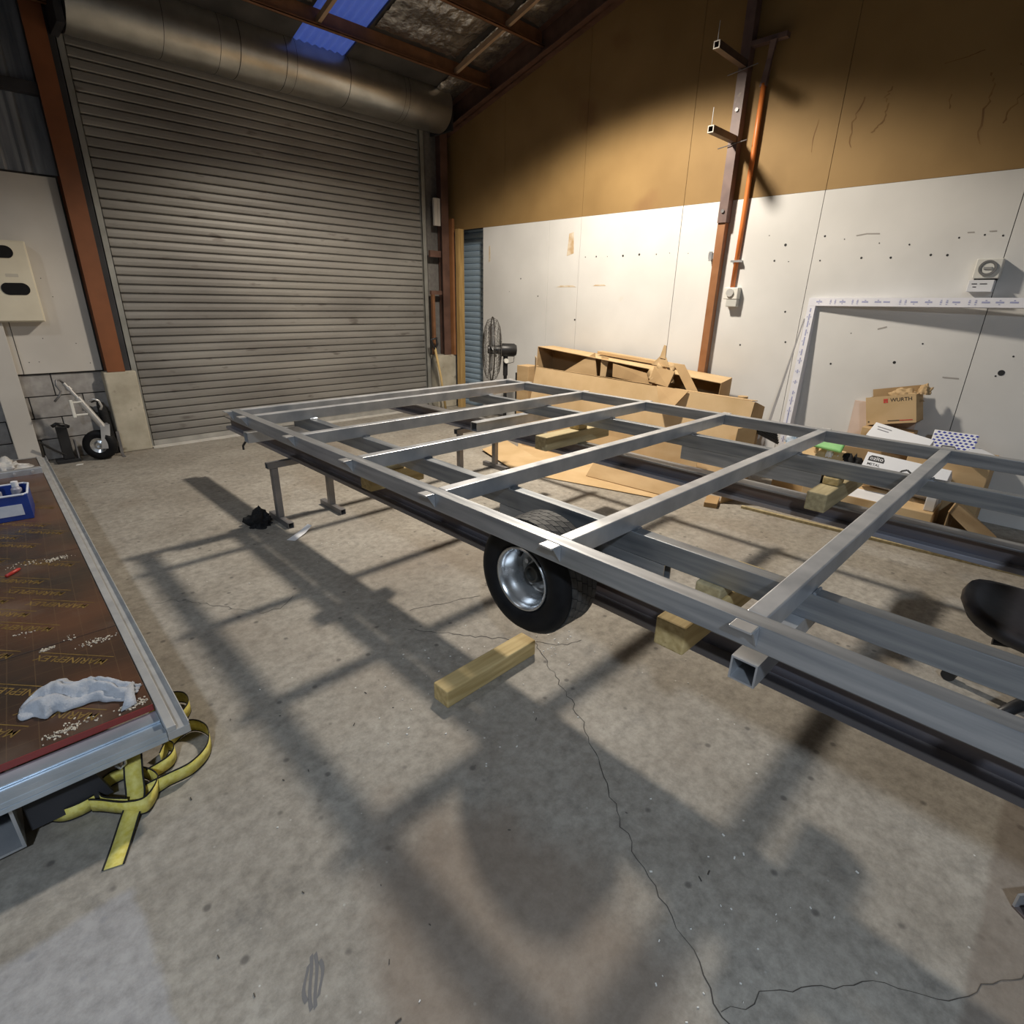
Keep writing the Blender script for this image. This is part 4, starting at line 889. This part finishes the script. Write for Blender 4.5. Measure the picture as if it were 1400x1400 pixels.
# ================================================================== CARDBOARD PILE BY THE WALL
def panel(mb, a, b, c, d, t=.006):          # thin sheet from 4 corners
    a, b, c, d = map(Vector, (a, b, c, d)); n = (b-a).cross(d-a).normalized()*t
    return mb.add([a,b,c,d,a+n,b+n,c+n,d+n], [(0,1,2,3),(7,6,5,4),(0,4,5,1),(1,5,6,2),(2,6,7,3),(3,7,4,0)])
# A: front long carton, leaning slightly, open along the top
cA = thing('long_carton', 'long open-topped cardboard carton standing in front of the cardboard pile', 'carton', (4.6, 3.0, 0), 'cardboard cartons by the wall')
b = MB(); panel(b, (4.36,4.22,0), (4.36,1.80,0), (4.52,1.78,.77), (4.52,4.20,.82)); obj('front_panel', b, card2, cA)
b = MB(); panel(b, (4.68,4.22,0), (4.68,1.80,0), (4.78,1.80,.70), (4.78,4.20,.76)); obj('rear_panel', b, card_in, cA)
b = MB(); panel(b, (4.36,4.22,0), (4.68,4.22,0), (4.78,4.20,.76), (4.52,4.20,.82)); obj('end_panel', b, card, cA)
b = MB(); panel(b, (4.36,1.80,0), (4.68,1.80,0), (4.78,1.80,.70), (4.52,1.78,.77)); obj('end_panel', b, card_in, cA)
b = MB(); panel(b, (4.530,4.18,.820), (4.530,2.75,.798), (4.56,2.75,.70), (4.56,4.18,.72)); obj('flap', b, card_in, cA)
b = MB(); panel(b, (4.53,4.21,.66), (4.60,4.30,.70), (4.58,4.28,.93), (4.50,4.19,.92)); obj('flap', b, card2, cA)
b = MB(); panel(b, (4.515,2.55,.782), (4.515,1.80,.772), (4.62,1.80,.762), (4.62,2.55,.772)); obj('flap', b, card, cA)
b = MB(); panel(b, (4.50,2.68,.80), (4.50,2.36,.79), (4.40,2.42,.665), (4.39,2.56,.64)); obj('torn_flap', b, card_in, cA)
# B: rear long carton open to the front
cB = thing('long_carton', 'long cardboard carton lying open on its side against the wall', 'carton', (5.0, 3.4, 0), 'cardboard cartons by the wall')
b = MB(); panel(b, (5.14,4.52,.52), (5.14,2.28,.40), (5.155,2.28,.86), (5.155,4.52,1.0)); obj('back_panel', b, card_in, cB)
b = MB(); panel(b, (5.155,4.52,1.0), (5.155,2.28,.86), (4.86,2.24,.84), (4.86,4.50,1.005)); obj('top_panel', b, card2, cB)
b = MB(); panel(b, (5.14,4.52,.0), (5.14,2.28,.0), (4.84,2.28,.0), (4.84,4.52,.0)); obj('bottom_panel', b, card_in, cB)
b = MB(); panel(b, (5.155,4.52,.0), (4.84,4.52,.0), (4.86,4.50,1.0), (5.155,4.52,1.0)); obj('end_panel', b, card, cB)
b = MB(); panel(b, (5.155,2.28,.0), (4.84,2.28,.0), (4.86,2.24,.84), (5.155,2.28,.86)); obj('end_panel', b, card_in, cB)
b = MB(); panel(b, (4.84,4.52,.0), (4.84,2.28,.0), (4.84,2.28,.60), (4.84,4.52,.74)); obj('front_panel', b, card, cB)
b = MB(); b.prism([(0,0),(.50,0),(.42,.26)], 0, .008, frame_m((4.87, 4.12, .745), (-.02,-1,-.03), (.1,0,1))); obj('folded_flap', b, card, cB)
b = MB(); panel(b, (4.88,3.60,.76), (4.90,3.54,.76), (4.90,3.52,.96), (4.88,3.60,.97)); obj('folded_flap', b, card2, cB)
# loose torn sheets inside
for k, (p, q, r, s, lab, m) in enumerate([
    ((4.80,3.38,.78),(4.74,2.72,.75),(4.76,2.72,.83),(4.82,3.40,.91), 'narrow dark cardboard strip lying in the long open carton', card_in),
    ((4.66,2.86,.80),(4.60,2.62,.78),(4.66,2.60,.92),(4.70,2.84,.94), 'torn square of cardboard with a ragged edge in the pile', card_in),
    ((4.72,2.66,.98),(4.74,2.56,.98),(4.66,2.30,.70),(4.64,2.40,.70), 'narrow cardboard strip leaning on the pile', card_in),
    ((5.04,3.78,.965),(5.04,2.78,.905),(5.14,2.78,.905),(5.14,3.78,.965), 'flat cardboard slab on top of the pile against the wall', card)]):
    b = MB(); panel(b, p, q, r, s, .03 if k == 3 else .006); tag(obj('cardboard_sheet', b, m), lab, 'cardboard', 'loose cardboard sheets')
crumple('kraft_paper', (4.74, 2.78, .80), .08, .13, .17, paper, 'crumpled brown paper peaking above the cardboard pile', 'paper', 2.2, jag=.55)
b = MB(); panel(b, (4.74,2.82,1.02), (4.74,2.76,1.01), (4.76,2.775,1.13), (4.76,2.80,1.135)); panel(b, (4.74,2.90,.95), (4.73,2.70,.94), (4.75,2.76,1.03), (4.75,2.82,1.035)); tag(obj('torn_paper', b, paper), 'upright torn tongue of brown paper on the cardboard pile', 'paper')
# C: end cartons
b = MB(); b.box(4.62, 4.80, 4.42, 4.60, .0, .80); tag(obj('small_carton', b, card, bevel=.004), 'upright cardboard carton at the fan end of the pile', 'carton', 'cardboard cartons by the wall')
tag(obj('dark_roll', MB().cyl((4.72, 4.66, 0), (4.72, 4.66, .70), .045, n=20), blackp, auto=True), 'dark roll standing on end beside the upright carton', 'roll')
tag(obj('small_carton', MB().box(4.84, 5.02, 2.03, 2.16, .0, .66), card, bevel=.004), 'narrow upright carton at the post end of the pile', 'carton', 'cardboard cartons by the wall')
tag(obj('cardboard_tube', MB().cyl((5.06, 2.11, 0), (5.06, 2.11, .72), .045, n=18), paper, auto=True), 'upright cardboard tube behind the narrow upright carton', 'tube')
# flattened sheets on the floor under the far rail
fl = thing('flattened_carton', 'flattened cardboard carton spread on the floor under the far beam', 'cardboard', (3.9, 3.2, 0))
b = MB(); panel(b, (3.47,3.46,.004), (3.84,2.10,.004), (4.34,2.25,.004), (4.32,4.25,.012), .005); obj('base_sheet', b, card2, fl)
b = MB(); panel(b, (3.74,4.22,.02), (3.47,3.46,.012), (3.80,3.40,.05), (4.10,4.22,.06), .005); obj('lifted_flap', b, card2, fl)
b = MB(); panel(b, (3.86,2.92,.012), (3.92,2.05,.012), (4.12,2.02,.20), (4.06,2.92,.22), .006); obj('upright_flap', b, card, fl)
b = MB(); panel(b, (4.22,4.10,.013), (4.30,2.10,.007), (4.345,2.10,.36), (4.30,4.10,.40), .006); obj('upright_flap', b, card2, fl)
b = MB(); panel(b, (4.12,1.76,.0), (4.40,1.70,.0), (4.44,1.70,.60), (4.22,1.76,.60), .006); tag(obj('cardboard_sheet', b, card), 'tall cardboard sheet standing at the near end of the front carton', 'cardboard', 'loose cardboard sheets')
tag(obj('cardboard_scrap', MB().box(-.10,.10,-.05,.05,0,.04, rotz(R(20),(4.06,1.80,0))), card_in, bevel=.004), 'small cardboard scrap on the floor below the far beam', 'cardboard')

# ================================================================== RUBBISH AND CARTONS AT THE RIGHT WALL
# WURTH carton, perched tilted on the heap
WM = frame_m((5.06, .93, .66), (-.10, -1, .24), (0, .24, 1)) 
wc = thing('carton', 'brown cardboard carton with a red logo and dark lettering at the wall', 'carton', (5.0, .93, .62))
Lw, Hw, Dw = .335, .215, .15
def wbox(mb, x0, x1, y0, y1, z0, z1): return mb.box(x0, x1, y0, y1, z0, z1, WM)
b = MB(); wbox(b, -Lw/2, Lw/2, 0, Hw, -.004, 0); obj('front_panel', b, card2, wc)
EZ = -1
zdir = (WM.to_3x3() @ Vector((0,0,1))).x
zs = 1 if zdir < 0 else -1     # make +local z face the room
def wz(a, b): return (a*zs, b*zs) if a*zs < b*zs else (b*zs, a*zs)
z0, z1 = wz(-Dw, -.005)
b = MB(); wbox(b, Lw/2-.005, Lw/2, 0, Hw*.97, z0, z1); obj('side_panel', b, card, wc)
b = MB(); wbox(b, -Lw/2, -Lw/2+.005, 0, Hw*.97, z0, z1); obj('side_panel', b, card, wc)
b = MB(); wbox(b, -Lw/2, Lw/2, 0, .005, z0, z1); obj('bottom_panel', b, card, wc)
zz0, zz1 = wz(-Dw-.004, -Dw)
b = MB(); wbox(b, -Lw/2, Lw/2, 0, Hw+.05, zz0, zz1); obj('back_panel', b, card_in, wc)
off = .0052 if zs > 0 else -.0052
TM = WM @ Matrix.Translation((0, 0, .001 if zs > 0 else -.005))
if zs < 0: TM = WM @ Matrix.Translation((0, 0, -.0045)) @ Matrix.Scale(-1, 4, (0,0,1))
tb = MB(); addtext(tb, 'WURTH', .039, TM @ Matrix.Translation((.072, Hw-.035, 0))); tb.box(-.02, .145, .020, .026, 0, .0004, TM)
obj('lettering', tb, ink, wc)
tr_ = MB(); tr_.box(-.045, -.016, Hw-.034, Hw-.022, 0, .0006, TM).box(-.045, -.032, Hw-.052, Hw-.037, 0, .0006, TM).box(-.029, -.016, Hw-.052, Hw-.037, 0, .0006, TM).box(.06, .145, .020, .026, .0004, .0008, TM); obj('red_logo', tr_, redink, wc)
obj('corner_mark', MB().box(-.155, -.145, .018, .028, 0, .0006, TM), ink, wc)
crumple('kraft_paper', (5.13, .90, .845), .06, .11, .075, paper, 'brown packing paper bulging out of the red-logo carton', 'paper', 5.5, jag=.5)
crumple('paper_ball', (5.13, .785, .90), .04, .045, .065, paper, 'twisted knob of brown paper above the red-logo carton', 'paper', 6.5, jag=.45)
tag(obj('pink_board', MB().box(5.235, 5.25, .80, 1.25, .3, .78), mat('pink_paper', (.66,.52,.44), (.72,.58,.50), rough=.8)), 'pale pinkish sheet leaning on the wall behind the red-logo carton', 'sheet')
# supporting heap: big open carton holding the rubbish
bc = thing('carton', 'large open cardboard carton full of rubbish below the red-logo carton', 'carton', (4.7, .95, 0))
b = MB(); panel(b, (4.785,1.62,0), (4.785,.74,0), (4.785,.74,.30), (4.785,1.62,.34)); obj('front_panel', b, card2, bc)
b = MB(); panel(b, (4.98,1.62,0), (4.98,.74,0), (4.98,.74,.45), (4.98,1.62,.45)); obj('rear_panel', b, card_in, bc)
b = MB(); panel(b, (4.785,1.62,0), (4.98,1.62,0), (4.98,1.62,.45), (4.785,1.62,.34)); obj('end_panel', b, card, bc)
b = MB(); panel(b, (4.785,.74,0), (4.98,.74,0), (4.98,.74,.45), (4.785,.74,.30)); obj('end_panel', b, card_in, bc)
b = MB(); panel(b, (4.785,1.62,.005), (4.98,1.62,.005), (4.98,.74,.005), (4.785,.74,.005)); obj('bottom_panel', b, card_in, bc)
b = MB(); panel(b, (4.79,1.60,.34), (4.79,1.12,.325), (4.93,1.15,.41), (4.93,1.58,.42)); obj('flap', b, card2, bc)
for (x0, x1, y0, y1, h, lab) in ((4.995, 5.205, .765, 1.10, .615, 'tall plain carton hidden under the red-logo carton'), (4.80, 5.205, .25, .725, .522, 'plain brown carton against the wall under the blue patterned packet')):
    sc_ = thing('carton', lab, 'carton', ((x0+x1)/2, (y0+y1)/2, 0)); obj('carton_body', MB().box(x0, x1, y0, y1, 0, h), card, sc_, bevel=.004)
    obj('tape', MB().box((x0+x1)/2-.025, (x0+x1)/2+.025, y0+.002, y1-.002, h+.0003, h+.0012), paper, sc_)
# OZITO box
OMx = frame_m((4.62, .70, .40), (-.04, -1, -.05), (.52, 0, .85))
oz = thing('tool_box', 'white power tool carton with a black logo lying in the rubbish', 'carton', (4.62, .7, .3))
Lo, Ho, Do = .52, .20, .16
zf = 1 if (OMx.to_3x3() @ Vector((0,0,1))).x < 0 else -1
OM = OMx if zf > 0 else OMx @ Matrix.Scale(-1, 4, (0,0,1))
obj('box_body', MB().box(-Lo/2, Lo/2, -Ho/2, Ho/2, -Do, 0, OM), whitec, oz, bevel=.003)
lg = MB(); pts = [(-.052,-.022),(.052,-.022),(.052,.0),(.038,.022),(-.038,.022),(-.052,.008)]
lg.prism(pts, .0005, .001, OM @ Matrix.Translation((-.185, .058, 0))); obj('logo_plate', lg, ink, oz)
lw = MB(); addtext(lw, 'ozito', .042, OM @ Matrix.Translation((-.185, .060, .0016))); obj('logo_lettering', lw, whitec, oz)
lw = MB(); addtext(lw, 'METAL', .028, OM @ Matrix.Translation((-.190, .012, .001))); addtext(lw, 'CUT OFF SAW', .018, OM @ Matrix.Translation((-.175, -.014, .001)))
hx = [(.036*math.cos(R(60*k+30)), .036*math.sin(R(60*k+30)), 0) for k in range(6)]
for k in range(6):
    a = Vector(hx[k]); b_ = Vector(hx[(k+1) % 6]); lw.ribbon([OM @ Matrix.Translation((.02,-.005,.001)) @ a, OM @ Matrix.Translation((.02,-.005,.001)) @ b_], [(OM.to_3x3() @ ((a+b_)/2).normalized())*.012]*2)
obj('lettering', lw, ink, oz)
# white leaflet carton leaning above
WB = frame_m((4.88, .82, .60), (-.10,-1,-.16), (.75,0,.65)); 
if (WB.to_3x3() @ Vector((0,0,1))).x > 0: WB = WB @ Matrix.Scale(-1, 4, (0,0,1))
wb2 = thing('white_carton', 'flat white carton with small grey print leaning below the red-logo carton', 'carton', (4.88, .82, .5))
obj('box_body', MB().box(-.20, .20, -.07, .07, -.05, 0, WB), whitec, wb2, bevel=.003)
lp = MB()
for (x, y, L) in ((-.12, .035, .10), (-.12, .012, .08)): lp.box(x-L/2, x+L/2, y-.004, y+.004, .0002, .0008, WB)
obj('small_print', lp, mat('grey_print', (.22,.22,.25), rough=.6), wb2)
# patterned blue and white packet
PB = frame_m((5.07, .52, .60), (.05,-1,.0), (.55,0,.83))
if (PB.to_3x3() @ Vector((0,0,1))).x > 0: PB = PB @ Matrix.Scale(-1, 4, (0,0,1))
pk = thing('patterned_packet', 'blue and white patterned packet by the wall right of the red-logo carton', 'packet', (5.07, .52, .5))
obj('packet_body', MB().box(-.13, .13, -.07, .07, -.03, 0, PB), whitec, pk, bevel=.004)
pp = MB()
for i in range(8):
    for j in range(6):
        x = -.115+i*.032+(j % 2)*.016; y = -.055+j*.022; pp.prism([(x-.012,y-.003),(x+.004,y-.008),(x+.012,y+.003),(x-.004,y+.008)], .0003, .001, PB)
obj('blue_pattern', pp, mat('deep_blue_print', (.035,.05,.36), rough=.5), pk)
for k, (x0,x1,y0,y1,z0,z1,rot,lab,m,name) in enumerate([
    (-.07,.07,-.04,.04,0,.045,12,'black plastic case end poking up beside the blue patterned packet',blackp,'black_case'),
    (-.16,.16,-.09,.09,0,.006,-20,'white paper sheet lying right of the black case',whitec,'paper_sheet')]):
    tag(obj(name, MB().box(x0,x1,y0,y1,z0,z1, rotz(R(rot), ((4.955,.52,.5235),(4.93,.34,.54))[k]) @ Matrix.Rotation(R(15 if k else 0), 4, 'X')), m, bevel=.003 if k == 0 else 0), lab, 'case' if k == 0 else 'paper')
tag(obj('tape_roll', MB().lathe([(-.02,.045),(.02,.045),(.02,.03),(-.02,.03)], Matrix.Translation((4.97,.955,.60)) @ Matrix.Rotation(R(70),4,'Z'), n=28, closed=True), mat('tape_tan', (.50,.33,.10), (.56,.38,.13), rough=.4), auto=True), 'roll of tan tape between the red-logo carton and the white carton', 'tape')
tag(obj('green_sponge', MB().box(-.12,.12,-.055,.055,-.015,.015, frame_m((4.83,1.27,.475), (0,-1,-.06), (.62,0,.78))), greenp, bevel=.012), 'bright green plastic packet on the open carton of rubbish', 'packet')
crumple('dark_bag', (4.89, 1.09, .24), .075, .10, .16, blackcloth, 'black crumpled bag in the open carton left of the white tool carton', 'bag', 9.1, jag=.7)
crumple('paper_scrap', (4.87, 1.235, .26), .045, .045, .14, whitec, 'white crumpled paper in the open carton beside the black bag', 'paper', 4.4, jag=.8)
crumple('kraft_paper', (4.89, 1.36, .22), .07, .07, .16, paper, 'brown paper tangled under the green packet', 'paper', 7.7, jag=.9)
# black ribbed bundle and blue-white bag left of the green packet
rb = thing('black_tube_bundle', 'bundle of black ribbed strips beside the front carton end', 'strips', (4.70, 1.72, .3))
for k in range(6): obj('strip', MB().box(-.10,.10,-.010,.010,-.012,.012, Matrix.Translation((4.72+.016*k,1.70+.012*k,.46+.014*k)) @ Matrix.Rotation(R(-50),4,'Z') @ Matrix.Rotation(R(25),4,'Y')), blackp, rb)
crumple('printed_bag', (4.89, 1.53, .30), .07, .07, .22, mat('blue_white_bag', (.30,.42,.55), (.75,.76,.80), rough=.35, scale=14), 'crumpled blue and white plastic bag in the open carton', 'bag', 1.4, jag=.6)
# white boxes lower, brown carton with tape under the far beam
tag(obj('white_carton', MB().box(-.13,.13,-.028,.028,0,.14, rotz(R(2),(4.575,.478,.2225))), whitec, bevel=.003), 'small white box at the right end of the rubbish heap', 'carton')
tc_ = thing('taped_carton', 'brown carton with white tape lying on the floor behind the far beam', 'carton', (4.2, .75, 0))
TMx = rotz(R(1), (4.575, .84, 0))
obj('carton_body', MB().box(-.185,.185,-.40,.42,0,.22,TMx), card2, tc_, bevel=.004)
obj('white_tape', MB().box(-.18,.06,-.20,.16,.2202,.2212,TMx), whitec, tc_)
oc = thing('open_carton', 'dark empty carton tipped on its side at the right end of the heap', 'carton', (4.45, .22, 0))
b = MB(); panel(b, (4.36,.36,0), (4.72,.36,0), (4.72,.36,.27), (4.36,.36,.27)); obj('side_panel', b, card_in, oc)
b = MB(); panel(b, (4.38,.36,.27), (4.72,.36,.27), (4.76,.10,.06), (4.40,.08,.05)); obj('top_flap', b, card, oc)
b = MB(); panel(b, (4.36,.36,.0), (4.72,.36,.0), (4.72,.12,.0), (4.36,.12,.0)); obj('base_panel', b, card_in, oc)

# ================================================================== OFFICE CHAIR
oc2 = thing('office_chair', 'black swivel office chair with curved seat under the frame at right', 'chair', (2.78, -.28, 0))
cx, cy = 2.70, -.24
vs = []; fs = []; n = 28
sh = MB()
def seatring(z, k, dz): return [(cx+ .27*k*math.copysign(abs(math.cos(2*math.pi*i/n))**.75, math.cos(2*math.pi*i/n)), cy+.34*k*math.copysign(abs(math.sin(2*math.pi*i/n))**.75, math.sin(2*math.pi*i/n)), z+dz*(math.sin(2*math.pi*i/n))**2) for i in range(n)]
rings = [seatring(.34,.25,0), seatring(.34,.72,.01), seatring(.36,.93,.03), seatring(.39,1.0,.045), seatring(.41,.97,.045), seatring(.42,.86,.03), seatring(.415,.45,.01), seatring(.413,.1,.0)]
for r in rings: vs += r
for a in range(len(rings)-1):
    for i in range(n): fs.append((a*n+i, a*n+(i+1)%n, (a+1)*n+(i+1)%n, (a+1)*n+i))
fs += [tuple(range(n)), tuple(range((len(rings)-1)*n, len(rings)*n))]
obj('seat', MB().add(vs, fs), mat('black_vinyl', (.018,.016,.018), (.028,.024,.026), rough=.45, scale=30), oc2, smooth=True)
obj('gas_lift', MB().cyl((cx,cy,.09), (cx,cy,.30), .028, n=16).cyl((cx,cy,.30),(cx,cy,.338), .05, n=16), blackp, oc2, auto=True)
obj('lever', MB().tube([(cx-.02,cy+.02,.32),(cx-.10,cy+.14,.31),(cx-.11,cy+.20,.31)], [.007,.007,.016], n=8), blackp, oc2)
for k in range(5):
    t = 2*math.pi*(k+.12)/5; e_ = (cx+.29*math.cos(t), cy+.29*math.sin(t))
    obj('base_arm', MB().tube([(cx,cy,.105),(cx+.15*math.cos(t),cy+.15*math.sin(t),.09),(e_[0],e_[1],.065)], [.03,.024,.018], n=8), blackp, oc2, smooth=True)
    q = Vector((-math.sin(t), math.cos(t), 0)); c0 = Vector((e_[0], e_[1], .026))
    obj('castor', MB().cyl(c0-q*.024, c0+q*.024, .026, n=18), blackp, oc2, auto=True)
# steel angle offcut at the right edge
sa = thing('steel_offcut', 'dark steel channel offcut on the floor at the right edge', 'offcut', (1.76, -.40, 0))
SM = rotz(R(-38), (1.655, -.285, 0))
obj('channel_web', MB().box(0, .30, -.012, .035, 0, .006, SM), beam_m, sa)
obj('channel_flange', MB().box(0, .30, -.012, -.006, .006, .05, SM), beam_m, sa)
obj('channel_flange', MB().box(0, .30, .029, .035, .006, .05, SM), galv, sa)
